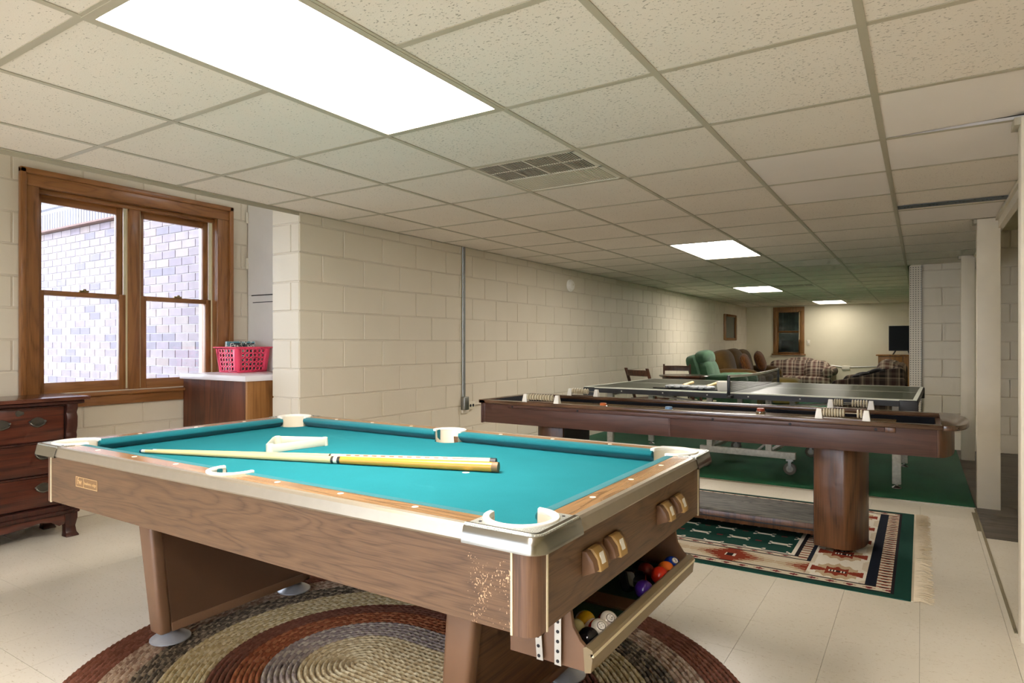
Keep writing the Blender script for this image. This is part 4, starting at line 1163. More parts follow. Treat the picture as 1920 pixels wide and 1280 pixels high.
# ---- southwestern rug with fringe (colour per woven cell)
def sw_rug():
    x0, x1, y0, y1 = -2.60, -.035, 3.49, 5.27; c = .007
    nx, ny = int((x1 - x0) / c), int((y1 - y0) / c)
    K = {k: C(h) for k, h in dict(g='1b4339', c='d6c8b0', d='241d20', r='8f3a26', t='c3a988', n='1a1f2b', w='e8e0cf', m='7c2f34').items()}
    def zig(x, y, p, h): return abs(((x / p) % 1) - .5) * 2 * h
    def star(dx, dy, wx, wy):
        """stepped star: long arms along x"""
        a, b = abs(dx) / wx, abs(dy) / wy
        if a < .10 and b < .26: return 'w' if (int(abs(dx) * 220) % 2) else 'd'
        if b >= 1.25: return None
        k = min(3, int(b / .32)); fr = abs((b / .32) % 1 - .5) * 2
        tip = (1.0, .74, .50, .30)[k] * (1 - .45 * fr)
        if a < tip * .62: return 'r'
        if a < tip: return 't'
        return None
    def bow(dx, dy, s):
        a, b = abs(dx) / s, abs(dy) / s
        if a < .32 and b < .12: return 'w' if int(dx * 150) % 2 else 'd'
        if a < .42 and b < .62 - .25 * abs(math.sin(a * 7)): return 'r'
        if .42 <= a < .95 and b < .12 + .42 * (a - .42): return 'r'
        if a < .75 and b < 1.1 - .5 * a - .25 * abs(math.sin(a * 8)): return 't'
        if a < 1.1 and b < 1.45 - .7 * a - .2 * abs(math.sin(a * 8)): return 'w'
        return None
    def col(x, y):
        e = x1 - x; s = min(y - y0, y1 - y); el = x - x0
        if el < e: e = el; 
        if e < .075: return 'g'
        if s < .040: return 'g'
        if e < .09: return 'd'
        if s < .055: return 'd'
        if e < .150 and s > .1:                    # barred band at the end
            return 'r' if ((y + .008 * sin((e - .09) * 60)) % .045) < .011 else ('d' if (y % .045) < .016 else 'c')
        if s < .105:                               # lozenge band along the side
            dx = abs(((x / .085) % 1) - .5) * .085; dy = abs(s - .08)
            return 'm' if dx / .028 + dy / .016 < 1 else 'c'
        if s < .120: return 'd'
        if e < .150: return 'c'
        if e < .200: return 'n'
        if e < .47:                                # end field with bow motifs
            for k in range(5):
                q = bow(x - (x1 - .335 if x > (x0 + x1) / 2 else x0 + .335), y - (y0 + .245 + k * .3225), .13)
                if q: return q
            return 'c' if e < .23 or e > .45 else 'w'
        if s < .335:                               # side field with long stars
            for k in range(6):
                q = star(x - (x1 - .40 - k * .47), (y - (y0 + .228)) if y < (y0 + y1) / 2 else (y - (y1 - .228)), .30, .085)
                if q: return q
            return 'c'
        if s < .350 or e < .49: return 'n' if e < .49 else 'd'
        if e < .545: return 'r' if (y % .045) < .011 else ('d' if (y % .045) < .016 else 'c')
        if s < .388:
            dx = abs(((x / .085) % 1) - .5) * .085; dy = abs(s - .369)
            return 'm' if dx / .026 + dy / .012 < 1 else 'c'
        if s < .402 or e < .565: return 'd'
        if s < .412 or e < .585: return 'w'
        gx, gy = .235, .165
        r = int(math.floor((y - y0) / gy)); u = ((x + (.5 * gx if r % 2 else 0)) / gx) % 1 - .5; v = ((y - y0) / gy) % 1 - .5
        u *= gx; v *= gy
        if abs(u) < .062:
            if abs(abs(v) - .20 * max(0, abs(u) - .02) - .004 - (.012 if abs(u) > .045 else 0)) < .010: return 'w'
        if abs(u) > .10 and abs(v) < .010: return 'm'
        return 'g'
    vs = [(x0 + i * c, y0 + j * c, .0055) for j in range(ny + 1) for i in range(nx + 1)]
    fs = []; cols = []
    for j in range(ny):
        for i in range(nx):
            a = j * (nx + 1) + i; fs.append((a, a + 1, a + nx + 2, a + nx + 1)); cols.append(K[col(x0 + (i + .5) * c, y0 + (j + .5) * c)])
    b = len(vs); X1, Y1 = x0 + nx * c, y0 + ny * c
    vs += [(x0, y0, .0055), (X1, y0, .0055), (X1, Y1, .0055), (x0, Y1, .0055), (x0, y0, .0002), (X1, y0, .0002), (X1, Y1, .0002), (x0, Y1, .0002)]
    for q in ((0, 1, 5, 4), (1, 2, 6, 5), (2, 3, 7, 6), (3, 0, 4, 7), (4, 5, 6, 7)): fs.append(tuple(b + k for k in q)); cols.append(K['g'])
    me = bpy.data.meshes.new('woven_rug'); me.from_pydata(vs, [], fs)
    at = me.color_attributes.new('col', 'FLOAT_COLOR', 'CORNER'); buf = []
    for p in me.polygons: buf += list(cols[p.index]) * p.loop_total
    at.data.foreach_set('color', buf); me.materials.append(attr_mat('woven_wool', .95, .3, 400))
    o = tag(ob('woven_rug', me), 'green and cream southwestern patterned rug with fringe under the shuffleboard table', 'rug')
    random.seed(11)
    for side, xe, sg in (('a', X1, 1), ('b', x0, -1)):
        MB().box(min(xe, xe + sg * .012), max(xe, xe + sg * .012), y0, Y1, .0005, .005).build('selvedge', plain('fringe_band', 'cdbfa6', .95), o)
        m = MB(); y = y0
        while y < Y1:
            y += .004 + random.random() * .004; L = .055 + random.random() * .03; dy = (random.random() - .5) * .045 + .02 * sin(y * 9)
            h = .003 + random.random() * .004
            p = [(xe + sg * .010, y, .004), (xe + sg * (.010 + L * .5), y + dy * .35, .004 + h), (xe + sg * (.010 + L), y + dy, .0022)]
            m.tube(p, [.0022, .0022, .0014], 4)
        m.build('fringe', plain('fringe_wool', 'd6c7ac', .95), o)['kind'] = 'stuff'
sw_rug()

# ================================================================== TABLE TENNIS TABLE
PR = math.radians(-1.5); PCX, PCY = -1.43, 6.78; PL, PW, PZ = 1.43, .92, .76
pp = thing('table_tennis_table', 'folding table tennis table with black top and net on green carpet', 'table tennis table', (PCX, PCY, .012))
def pw(x, y):                       # table coordinates -> world
    return (PCX + cos(PR) * x - sin(PR) * y, PCY + sin(PR) * x + cos(PR) * y)
def pbox(x0, x1, y0, y1, z0, z1, mb=None):
    m = mb or MB(); q = [pw(*p) for p in ((x0, y0), (x1, y0), (x1, y1), (x0, y1))]
    return m.hexa([(*p, z0) for p in q] + [(*p, z1) for p in q])
def tennis():
    for s in (-1, 1):
        a, b = (-PL, -.006) if s < 0 else (.006, PL)
        top = pbox(a, b, -PW, PW, PZ - .018, PZ).build('table_top', M['pong'], pt_ := pp, .001, 1)
        ln = MB(); w = .028
        pbox(a, b, -PW, -PW + w, PZ, PZ + .0006, ln); pbox(a, b, PW - w, PW, PZ, PZ + .0006, ln); pbox(a, b, -.004, .004, PZ, PZ + .0006, ln)
        e = a if s < 0 else b - w
        pbox(e, e + w, -PW + w, PW - w, PZ, PZ + .0006, ln)
        ln.build('court_line', M['line'], top)
        for y0, y1 in ((-PW - .003, -PW + .02), (PW - .02, PW + .003)):
            pbox(a, b, y0, y1, PZ - .055, PZ - .001).build('apron', M['pong_edge'], pp, .001, 1)
        for y0, y1 in ((-PW - .0045, -PW - .002), (PW + .002, PW + .0045)):
            pbox(a, b, y0, y1, PZ - .010, PZ + .0004).build('edge_band', M['line'], top)
        e0 = a - .003 if s < 0 else b - .02
        pbox(e0, e0 + .023, -PW, PW, PZ - .055, PZ - .001).build('apron', M['pong_edge'], pp, .001, 1)
        for y in (-PW, PW):
            xx = s * (PL - .055)
            pbox(xx - .065, xx + .065, y - .012, y + .012, PZ - .115, PZ - .004).build('corner_guard', M['pong_edge'], pp, .010, 3)
        for k in range(3):
            q = pw(s * (.18 + k * .42), -PW - .004); MB().lathe([(.007, -.003), (.005, .0)], (q[0], q[1], PZ - .03), 8, 'y').build('rivet', M['leg_white'], pp)
    for xl in (-1.28, 1.28):
        for yl in (-.62, .50):
            pbox(xl - .032, xl + .032, yl - .022, yl + .022, .045, PZ - .018).build('leg', M['leg_white'], pp, .004)
            q = pw(xl, yl); MB().lathe([(.035, .0125), (.034, .018), (.012, .032), (.010, .05)], (q[0], q[1], 0), 14).build('leg_foot', M['steel'], pp)
        pbox(xl - .02, xl + .02, -.62, .50, PZ - .10, PZ - .06).build('leg_brace', M['leg_white'], pp)
    for xl in (-.27, .27):
        for yl in (-.55, .55):
            pbox(xl - .026, xl + .026, yl - .02, yl + .02, .17, PZ - .018).build('upright', M['leg_white'], pp, .003)
    for yl in (-.55, .55):
        pbox(-.36, .50, yl - .022, yl + .022, .155, .215).build('carriage_bar', M['leg_white'], pp, .003)
        for xl in (-.31, .45):
            q = pw(xl, yl)
            c = MB().lathe([(.050, -.012), (.055, -.008), (.055, .008), (.050, .012)], (q[0], q[1], .068), 20, 'y').build('caster', M['rubber'], pp)
            MB().lathe([(.030, -.014), (.030, .014)], (q[0], q[1], .068), 16, 'y').build('wheel_hub', plain('hub_grey', 'a5a297', .5), c)
            MB().box(q[0] - .012, q[0] + .012, q[1] - .022, q[1] - .017, .06, .14).box(q[0] - .012, q[0] + .012, q[1] + .017, q[1] + .022, .06, .14).box(q[0] - .03, q[0] + .03, q[1] - .025, q[1] + .025, .138, .155).build('fork', M['steel'], c)
    def bar(p, q, r=.012):
        a, b = pw(*p[:2]), pw(*q[:2]); MB().tube([(*a, p[2]), (*b, q[2])], r, 6).build('brace', M['leg_white'], pp)
    for yl in (-.5, .5):
        bar((-.30, yl, .20), (.0, yl * .5, .46)); bar((.16, yl, .20), (.38, yl * .6, .42))
    bar((-.27, -.55, .62), (-1.25, -.4, .70)); bar((.27, -.55, .62), (1.25, -.4, .70))
    pbox(-.29, -.25, -.55, .55, .18, .21).build('cross_bar', M['leg_white'], pp); pbox(.25, .29, -.55, .55, .18, .21).build('cross_bar', M['leg_white'], pp)
    # net
    nw = PW + .09; NXO = .035
    for s in (-1, 1):
        y = s * nw
        pbox(NXO - .012, NXO + .012, y - .010, y + .010, PZ - .02, PZ + .155).build('net_post', M['cord_blk'], pp, .003)
        pbox(NXO - .02, NXO + .02, min(y, s * (PW - .03)), max(y, s * (PW - .03)), PZ - .045, PZ - .02).build('net_clamp', M['cord_blk'], pp, .003)
    n = MB(); ny, nz = 110, 9
    def zt(t): return PZ + .150 - .018 * sin(PI * t)
    for k in range(ny + 1):
        t = k / ny; y = -nw + 2 * nw * t; q = pw(NXO, y)
        n.box(q[0] - .0008, q[0] + .0008, q[1] - .0014, q[1] + .0014, PZ + .004, zt(t))
    for k in range(nz):
        f = k / (nz - 1); pts = []
        for m in range(13):
            t = m / 12; q = pw(NXO, -nw + 2 * nw * t); pts.append((q[0], q[1], PZ + .006 + (zt(t) - PZ - .006) * f))
        n.tube(pts, .0011, 4)
    ne = n.build('net', M['net'], pp); ne['kind'] = 'stuff'
    tp = MB(); rings = []
    for m in range(13):
        t = m / 12; q = pw(NXO, -nw + 2 * nw * t); z = zt(t)
        rings.append([(q[0] - .003, q[1], z - .014), (q[0] + .003, q[1], z - .014), (q[0] + .003, q[1], z + .009), (q[0] - .003, q[1], z + .009)])
    tp.loft(rings).build('net_tape', M['tape'], pp)
tennis()
def on_table():
    def mat_(c, label):
        t = tag(MB().prism([(c[0] + .33 * cos(a) * (1 + .1 * cos(2 * a)), c[1] + .11 * sin(a)) for a in [2 * PI * k / 24 for k in range(24)]], PZ + .001, PZ + .010).build('paddle_cover', M['cord_blk'], None, .003), label, 'cover')
        return t
    mat_((-1.86, 6.06), 'black cloth cover lying under the two wrapped bats')
    def bat(cx, cy, ang, label):
        t = thing('table_tennis_bat', label, 'bat', (cx, cy, PZ + .012), 'table tennis bats by the net')
        d = Vector((cos(ang), sin(ang), 0)); pts = [(cx + .085 * cos(a), cy + .08 * sin(a)) for a in [2 * PI * k / 22 for k in range(22)]]
        MB().prism(pts, PZ + .026, PZ + .038).build('blade', M['silver'], t, .003)
        w = MB()
        for k in range(9):
            a = 2 * PI * k / 9; w.blob((cx + .07 * cos(a), cy + .07 * sin(a), PZ + .026), (.055, .03, .013), .6, nu=8, nv=6, M=Matrix.Rotation(a, 3, 'Z'))
        w.build('foil_wrap', M['silver'], t, angle=15)
        p0 = Vector((cx, cy, PZ + .034)) + d * .07; p1 = p0 + d * .13 + Vector((0, 0, .022))
        MB().tube([p0, p0.lerp(p1, .5), p1], [.012, .013, .016], 10).build('handle', M['maple'], t, .002)
    bat(-1.97, 6.07, 1.1, 'silver wrapped bat with wooden handle further from the net')
    bat(-1.73, 6.03, 1.1, 'silver wrapped bat with wooden handle next to the white tub')
    t = thing('plastic_tub', 'small white plastic tub beside the net post', 'tub', (-1.535, 6.02, PZ))
    c = (-1.525, 6.02)
    rings = [[(c[0] + w * x, c[1] + w * y, z) for x, y in ((-1, -1), (1, -1), (1, 1), (-1, 1))] for w, z in ((.045, PZ + .0005), (.055, PZ + .085), (.052, PZ + .085), (.043, PZ + .004))]
    MB().loft(rings).build('body', M['white_pl'], t, .003)
    rings = [[(c[0] + w * x, c[1] + w * y, z) for x, y in ((-1, -1), (1, -1), (1, 1), (-1, 1))] for w, z in ((.058, PZ + .080), (.058, PZ + .087), (.052, PZ + .087), (.052, PZ + .080), (.058, PZ + .080))]
    MB().loft(rings, caps=False).build('rim', M['white_pl'], t)
on_table()

# ================================================================== BAY: dresser, cabinet, basket
def dresser():
    X, y0, y1, zt = -4.46, .84, 1.925, .865
    t = thing('antique_dresser', 'dark mahogany dresser with oval metal pulls under the window', 'dresser', ((X + XW) / 2, (y0 + y1) / 2, 0))
    bx = XW + .03
    MB().box(bx, X - .022, y0 + .03, y1 - .03, .15, zt - .045).build('carcass', M['mahog_dk'], t)
    MB().box(bx, X + .05, y0 - .05, y1 + .06, zt - .022, zt).build('top', M['mahog_top'], t, .006, 3)
    MB().box(bx, X + .03, y0 - .03, y1 + .035, zt - .045, zt - .022).build('top_moulding', M['mahog_dk'], t, .008, 3)
    zr = [(.605, zt - .06), (.405, .590), (.21, .39)]
    yc = (y0 + y1) / 2
    def pull(y, z, x, parent):
        pts = [(y + .045 * cos(a) * (1 - .12 * cos(2 * a)), z + .028 * sin(a) * (1 + .12 * cos(4 * a))) for a in [2 * PI * k / 20 for k in range(20)]]
        p = MB().prism(pts, x, x + .004, 'x').build('pull', M['pewter'], parent, .001, 1)
        MB().tube([(x + .008 + .012 * sin(a), y - .040 * cos(a), z + .006 - .028 * sin(a)) for a in [PI * k / 10 for k in range(11)]], .0035, 6).build('bail', M['pewter'], p)
        for s in (-1, 1): MB().blob((x + .008, y + s * .040, z + .006), (.008, .007, .007), 1, nu=10, nv=6).build('stud', M['pewter'], p)
    for k, (a, b) in enumerate(zr):
        rows = [(y0 + .07, yc - .01), (yc + .01, y1 - .07)] if k == 0 else [(y0 + .07, y1 - .07)]
        for (ya, yb) in rows:
            d = MB().box(X - .03, X - .004, ya, yb, a, b).build('drawer', M['mahog'], t, .004, 2)
            if k == 0:
                yl = (ya + yb) / 2 + .02
                for s in (-1, 1): pull(yl + s * .09 - .02 + .0, .722, X - .004, d)
                MB().prism([(yl - .02 + .022 * cos(q), .782 + .016 * sin(q) * (1 + .3 * cos(3 * q))) for q in [2 * PI * m / 14 for m in range(14)]], X - .004, X + .001, 'x').build('escutcheon', M['pewter'], d)
            else:
                for y in (ya + .13, yb - .11): pull(y, (a + b) / 2 + .025, X - .004, d)
        MB().box(X - .02, X + .004, y0 + .06, y1 - .06, b + .001, b + .012).build('drawer_rail', M['mahog_dk'], t, .003)
    for y in (y0 + .03, y1 - .03):
        prof = [(.0, .16), (.0, .60), (.006, .62), (.0, .64), (.014, .68), (.016, .74), (.004, .765), (.018, .79), (.018, .82), (.0, .82)]
        m = MB(); rings = []
        for s in (-.030, .030):
            rings.append([(X - .03, y + s, .16)] + [(X + o, y + s, z) for o, z in prof] + [(X - .03, y + s, .82)])
        m.loft(rings).build('side_column', M['mahog_dk'], t, .003)
    MB().box(bx, X + .012, y0, y1, .165, .20).build('base_moulding', M['mahog_dk'], t, .006, 3)
    MB().box(bx, X + .022, y0 - .01, y1 + .01, .145, .168).build('base_moulding', M['mahog_dk'], t, .006, 3)
    pl = [(y0 + .06, .148), (y1 - .06, .148), (y1 - .07, .085), (y1 - .10, .075), (y1 - .14, .105), (y1 - .20, .115), (yc + .2, .095), (yc, .085), (yc - .2, .095), (y0 + .20, .115), (y0 + .14, .105), (y0 + .10, .075), (y0 + .07, .085)]
    MB().prism(pl, X - .02, X + .008, 'x').build('scalloped_apron', M['mahog'], t, .002)
    for y in (y0 + .035, y1 - .035):
        for x in (X - .02, bx + .04):
            rings = []
            for o, z, w in ((0, .15, .036), (.006, .11, .034), (-.004, .06, .028), (.004, .025, .030), (.018, .008, .036), (.018, .0005, .036)):
                rings.append([(x + o - w * .9, y - w, z), (x + o + w * .9, y - w, z), (x + o + w * .9, y + w, z), (x + o - w * .9, y + w, z)])
            MB().loft(rings).build('foot', M['mahog_dk'], t, .006, 2)
dresser()
def cabinet():
    x0, x1, y0, y1 = XW + .032, -4.03, 2.83, 3.40
    t = thing('counter_cabinet', 'plywood cabinet with white laminate top below the basket', 'cabinet', ((x0 + x1) / 2, (y0 + y1) / 2, 0))
    MB().box(x0, x1 - .02, y0, y0 + .018, .001, .925).build('end_panel', M['ply'], t, .001, 1)
    MB().box(x0, x1 - .02, y1 - .018, y1, .001, .925).build('end_panel', M['ply'], t)
    MB().box(x0, x0 + .01, y0 + .018, y1 - .018, .001, .925).box(x0, x1 - .02, y0 + .018, y1 - .018, .08, .10).build('carcass', M['ply'], t)
    MB().box(x1 - .02, x1, y0 - .001, y1, .001, .925).build('front_panel', M['ply_l'], t, .002, 1)
    MB().box(x0, x1 + .02, y0 - .03, y1, .925, .965).build('counter_top', M['laminate'], t, .003)
cabinet()
def basket():
    cx, cy, z0, H = -4.63, 3.215, .966, .20
    t = thing('plastic_basket', 'pink-red perforated plastic basket on the white counter', 'basket', (cx, cy, z0))
    R = Matrix.Rotation(math.radians(4), 3, 'Z'); A, Bq = .12, .165       # half sizes at the top (x, y)
    def corner(sx, sy, z, g=0):
        f = .86 + .14 * (z - z0) / H
        q = R @ Vector((sx * (A * f + g), sy * (Bq * f + g), 0)); return (cx + q.x, cy + q.y, z)
    def side(c0, c1, n):
        """perforated side: round holes cut into square cells"""
        rows = 5; m = MB(); zb, zt_ = z0 + .012, z0 + H - .012
        def P(u, v):
            z = zb + (zt_ - zb) * v; a, b = Vector(corner(*c0, z)), Vector(corner(*c1, z)); return a.lerp(b, u)
        pad = .14
        def quad(u0, u1, v0, v1): m.add([P(u0, v0), P(u1, v0), P(u1, v1), P(u0, v1)], [(0, 1, 2, 3)])
        quad(0, pad, 0, 1); quad(1 - pad, 1, 0, 1)
        for r in range(rows):
            for q in range(n):
                u0, u1 = pad + (1 - 2 * pad) * q / n, pad + (1 - 2 * pad) * (q + 1) / n; v0, v1 = r / rows, (r + 1) / rows
                um, vm, ru, rv = (u0 + u1) / 2, (v0 + v1) / 2, (u1 - u0) * .36, (v1 - v0) * .36
                inner = [P(um + ru * cos(2 * PI * k / 12), vm + rv * sin(2 * PI * k / 12)) for k in range(12)]
                outer = []
                for k in range(12):
                    ca, sa = cos(2 * PI * k / 12), sin(2 * PI * k / 12); s_ = 1 / max(abs(ca), abs(sa))
                    outer.append(P(um + (u1 - u0) / 2 * ca * s_, vm + (v1 - v0) / 2 * sa * s_))
                m.add(inner + outer, [(k, (k + 1) % 12, 12 + (k + 1) % 12, 12 + k) for k in range(12)])
        for (z_a, z_b) in ((z0, zb), (zt_, z0 + H)):
            m.add([corner(*c0, z_a), corner(*c1, z_a), corner(*c1, z_b), corner(*c0, z_b)], [(0, 1, 2, 3)])
        o = m.build('side', M['pink'], t)
        md = o.modifiers.new('thick', 'SOLIDIFY'); md.thickness = .004; md.offset = 0
    side((-1, -1), (1, -1), 5); side((1, -1), (1, 1), 6); side((1, 1), (-1, 1), 5); side((-1, 1), (-1, -1), 6)
    MB().add([corner(sx, sy, z0 + .002) for sx, sy in ((-1, -1), (1, -1), (1, 1), (-1, 1))] + [corner(sx, sy, z0 + .006) for sx, sy in ((-1, -1), (1, -1), (1, 1), (-1, 1))],
             [(0, 3, 2, 1), (4, 5, 6, 7), (0, 1, 5, 4), (1, 2, 6, 5), (2, 3, 7, 6), (3, 0, 4, 7)]).build('bottom', M['pink'], t)
    rings = []
    for g, z in ((0, z0 + H - .004), (.014, z0 + H - .006), (.015, z0 + H + .002), (-.002, z0 + H + .004), (0, z0 + H - .004)):
        rings.append([corner(sx, sy, z, g) for sx, sy in ((-1, -1), (1, -1), (1, 1), (-1, 1))])
    MB().loft(rings, caps=False).build('rim', M['pink'], t)
    # books inside
    cov = [('6fa9b8', 'thin book with pale blue cover sticking out of the basket', -.028), ('2c3e46', 'dark covered book behind the pale blue one in basket', .0), ('4d5a52', 'grey green book at the back of the basket', .026)]
    for k, (h, lab, off) in enumerate(cov):
        n = N('book_cover_' + str(k)); f = n.noise(n.coord(), 22, 2); n.out(n.ramp(f, [(.42, C(h)), (.5, C('d8dcd4')), (.56, C('24343c')), (.62, C(h))], 'CONSTANT'), .3)
        ctr = Vector((cx, cy, 0)) + R @ Vector((off - .02, .0, 0))
        bt = thing('book', lab, 'book', (ctr.x, ctr.y, z0 + .008), 'books in the basket')
        hl, th, hh = .135 - .02 * k, .009, .238 - .012 * k
        def bq(x0, x1, y0, y1, z_0, z_1, nm, mat):
            pts = []
            for z in (z_0, z_1):
                for x, y in ((x0, y0), (x1, y0), (x1, y1), (x0, y1)):
                    q = R @ Vector((x + (z - z_0) * .06 + (z_0 - 0) * 0, y, 0)); pts.append((ctr.x + q.x, ctr.y + q.y, z0 + .008 + z))
            MB().hexa(pts).build(nm, mat, bt)
        bq(-th, -th + .002, -hl, hl, 0, hh, 'cover', n.m); bq(th - .002, th, -hl, hl, 0, hh, 'cover', n.m); bq(-th + .002, th - .002, -hl + .003, hl - .003, .002, hh - .003, 'pages', M['tape'])
basket()

# ================================================================== FAR SITTING AREA
def folding_chair(cx, cy, rz, label):
    t = thing('folding_chair', label, 'chair', (0, 0, 0), 'dark wooden folding chairs')
    # built facing +y at the origin
    for s in (-1, 1):
        MB().loft([[(s * .20 - .014, -.20 + o - .018, z), (s * .20 + .014, -.20 + o - .018, z), (s * .20 + .014, -.20 + o + .018, z), (s * .20 - .014, -.20 + o + .018, z)] for o, z in ((.44, .0), (.14, .44), (.03, .70), (-.03, .86))]).build('leg', M['chairwood'], t, .003)
        MB().loft([[(s * .165 - .012, o - .018, z), (s * .165 + .012, o - .018, z), (s * .165 + .012, o + .018, z), (s * .165 - .012, o + .018, z)] for o, z in ((-.20, .0), (.15, .44))]).build('leg', M['chairwood'], t, .003)
    rings = []
    for k in range(9):
        x = -.19 + .38 * k / 8; b = .03 * (1 - (x / .19) ** 2)
        rings.append([(x, -.215 - b, .755), (x, -.197 - b, .755), (x, -.215 - b, .835), (x, -.233 - b, .835)])
    MB().loft(rings).build('backrest', M['chairwood'], t, .003)
    for k in range(5): MB().box(-.18, .18, -.16 + k * .075, -.16 + k * .075 + .06, .44, .455).build('seat_slat', M['chairwood'], t, .002)
    MB().box(-.18, .18, .14, .165, .20, .24).box(-.165, .165, -.145, -.12, .12, .16).build('stretcher', M['chairwood'], t)
    t.location = (cx, cy, .012); t.rotation_euler = (0, 0, rz); return t
folding_chair(-3.09, 8.28, math.radians(-25), 'dark wooden folding chair in front of the small round table')
folding_chair(-3.20, 9.82, math.radians(-160), 'dark wooden folding chair behind the small round table by the wall')
rt = thing('round_table', 'small round dark wood table between the two folding chairs', 'table', (-2.83, 8.98, .012))
MB().lathe([(.02, .725), (.33, .727), (.345, .735), (.348, .745), (.34, .752), (.02, .753)], (-2.83, 8.98, 0), 40).build('top', M['mahog_top'], rt)
MB().lathe([(.30, .69), (.30, .726)], (-2.83, 8.98, 0), 32).build('apron', M['chairwood'], rt)
for k in range(4):
    a = PI / 4 + k * PI / 2
    MB().tube([(-2.83 + .27 * cos(a), 8.98 + .27 * sin(a), .70), (-2.83 + .25 * cos(a), 8.98 + .25 * sin(a), .0125)], [.024, .016], 8).build('leg', M['chairwood'], rt)
def bucket(x, y, label):
    t = thing('bucket', label, 'bucket', (x, y, .012), 'cream buckets under the round table')
    MB().lathe([(.075, .0125), (.098, .36), (.104, .362), (.104, .372), (.094, .372), (.072, .02)], (x, y, 0), 24).build('body', M['bucket'], t)
    MB().tube([(x + .1 * cos(a), y, .36 - .06 * sin(a)) for a in [PI * k / 8 for k in range(9)]], .003, 5).build('handle', M['steel'], t)
bucket(-2.90, 9.50, 'cream bucket behind the round table legs')
bucket(-2.60, 9.42, 'cream bucket standing next to the green recliner')

def recliner():
    x0, y = -3.18, 10.85
    t = thing('recliner', 'green chenille recliner armchair facing away from the wall', 'armchair', (-2.7, y, .012))
    ry = lambda a: Matrix.Rotation(a, 3, 'Y')
    MB().blob((-2.78, y, .22), (.42, .42, .17), .25).build('base', M['green_f'], t)
    MB().blob((-3.14, y, .72), (.10, .40, .30), .4, M=ry(-.30)).build('back_panel', M['green_f'], t)
    MB().blob((-2.99, y, .68), (.13, .34, .26), .55, M=ry(-.28)).build('backrest', M['green_f'], t)
    MB().blob((-3.06, y, .96), (.13, .33, .13), .75, M=ry(-.2)).build('headrest', M['green_f'], t)
    MB().blob((-2.68, y, .45), (.34, .30, .12), .45).build('seat', M['green_f'], t)
    for s in (-1, 1):
        MB().blob((-2.66, y + s * .36, .56), (.38, .115, .15), .5, M=ry(-.03)).build('armrest', M['green_f'], t)
    MB().blob((-2.34, y, .30), (.07, .30, .19), .4).build('footrest', M['green_f'], t)
recliner()
def brown_sofa():
    t = thing('brown_sofa', 'puffy brown velour sofa along the wall below the mirror', 'sofa', (-3.1, 13.9, .012))
    MB().blob((-3.02, 13.9, .24), (.48, 1.15, .22), .2).build('base', M['brown_f'], t)
    ry = Matrix.Rotation(-.2, 3, 'Y')
    for k, (y, z) in enumerate(((13.12, .74), (13.9, .76), (14.66, .74))):
        MB().blob((-3.32, y, z), (.19, .42, .34), .65, M=ry).build('back_cushion', M['brown_f'], t)
        MB().blob((-2.92, y, .48), (.36, .38, .12), .5).build('seat_cushion', M['brown_f'], t)
    for y in (12.72, 15.02):
        MB().blob((-3.0, y, .46), (.46, .15, .26), .55).build('armrest', M['brown_f'], t)
brown_sofa()
def cushion_(c, r, mat, label, M3=None, name='throw_pillow'):
    t = thing(name, label, 'cushion', (c[0], c[1], c[2] - r[2]))
    MB().blob(c, r, .6, .9, nu=24, nv=12, M=M3).build('pillow', mat, t)
    MB().tube([tuple(Vector(c) + (M3 @ Vector(p) if M3 else Vector(p))) for p in [(r[0] * math.copysign(abs(cos(a)) ** .6, cos(a)), r[1] * math.copysign(abs(sin(a)) ** .6, sin(a)), 0) for a in [2 * PI * k / 28 for k in range(28)]]], .008, 5, closed=True).build('welt', mat, t)
rx = Matrix.Rotation(1.25, 3, 'Y') @ Matrix.Rotation(.2, 3, 'Z')
cushion_((-2.94, 13.28, .80), (.20, .21, .09), M['gold_f'], 'rust patterned cushion leaning on near part of brown sofa', rx)
cushion_((-2.92, 14.55, .82), (.22, .23, .10), M['gold_f'], 'rust patterned cushion at the far end of brown sofa', rx)
om = thing('ottoman', 'olive brown padded ottoman in front of the plaid loveseat', 'ottoman', (-2.24, 13.6, .012))
MB().blob((-2.24, 13.6, .40), (.26, .30, .13), .5).build('cushion', M['olive_f'], om)
MB().blob((-2.24, 13.6, .18), (.23, .27, .16), .25).build('base', M['olive_f'], om)
def loveseat():
    x0, x1, yb = -3.12, -1.60, 16.38
    t = thing('plaid_loveseat', 'beige plaid loveseat with rolled arms under the far window', 'sofa', ((x0 + x1) / 2, 15.8, .012))
    MB().box(x0 + .04, x1 - .04, 15.42, yb - .1, .05, .30).build('skirt', M['plaid'], t, .02, 2)
    MB().blob(((x0 + x1) / 2, 15.72, .37), ((x1 - x0) / 2 - .01, .34, .105), .25).build('seat_cushion', M['plaid'], t)
    # camel back
    prof = []
    for k in range(25):
        f = k / 24; x = x0 + .10 + (x1 - x0 - .2) * f; prof.append((x, .62 + .27 * math.sin(PI * f) ** .8))
    poly = [(x0 + .10, .28)] + prof + [(x1 - .10, .28)]
    MB().prism(poly, yb - .26, yb - .02, 'y').build('backrest', M['plaid'], t, .05, 3)
    for k, cx_ in enumerate((x0 + .48, x1 - .48)):
        MB().blob((cx_, 16.02, .60), (.36, .14, .22), .5, M=Matrix.Rotation(-.2, 3, 'X')).build('back_cushion', M['plaid'], t)
    for s, x in ((-1, x0 + .10), (1, x1 - .10)):
        MB().lathe([(.09, 15.40), (.115, 15.43), (.12, 15.8), (.12, 16.25), (.1, 16.3)], (x, 0, .58), 20, 'y').build('arm_roll', M['plaid'], t)
        MB().box(x - .08, x + .08, 15.45, yb - .08, .06, .56).build('arm_panel', M['plaid'], t, .03, 2)
loveseat()
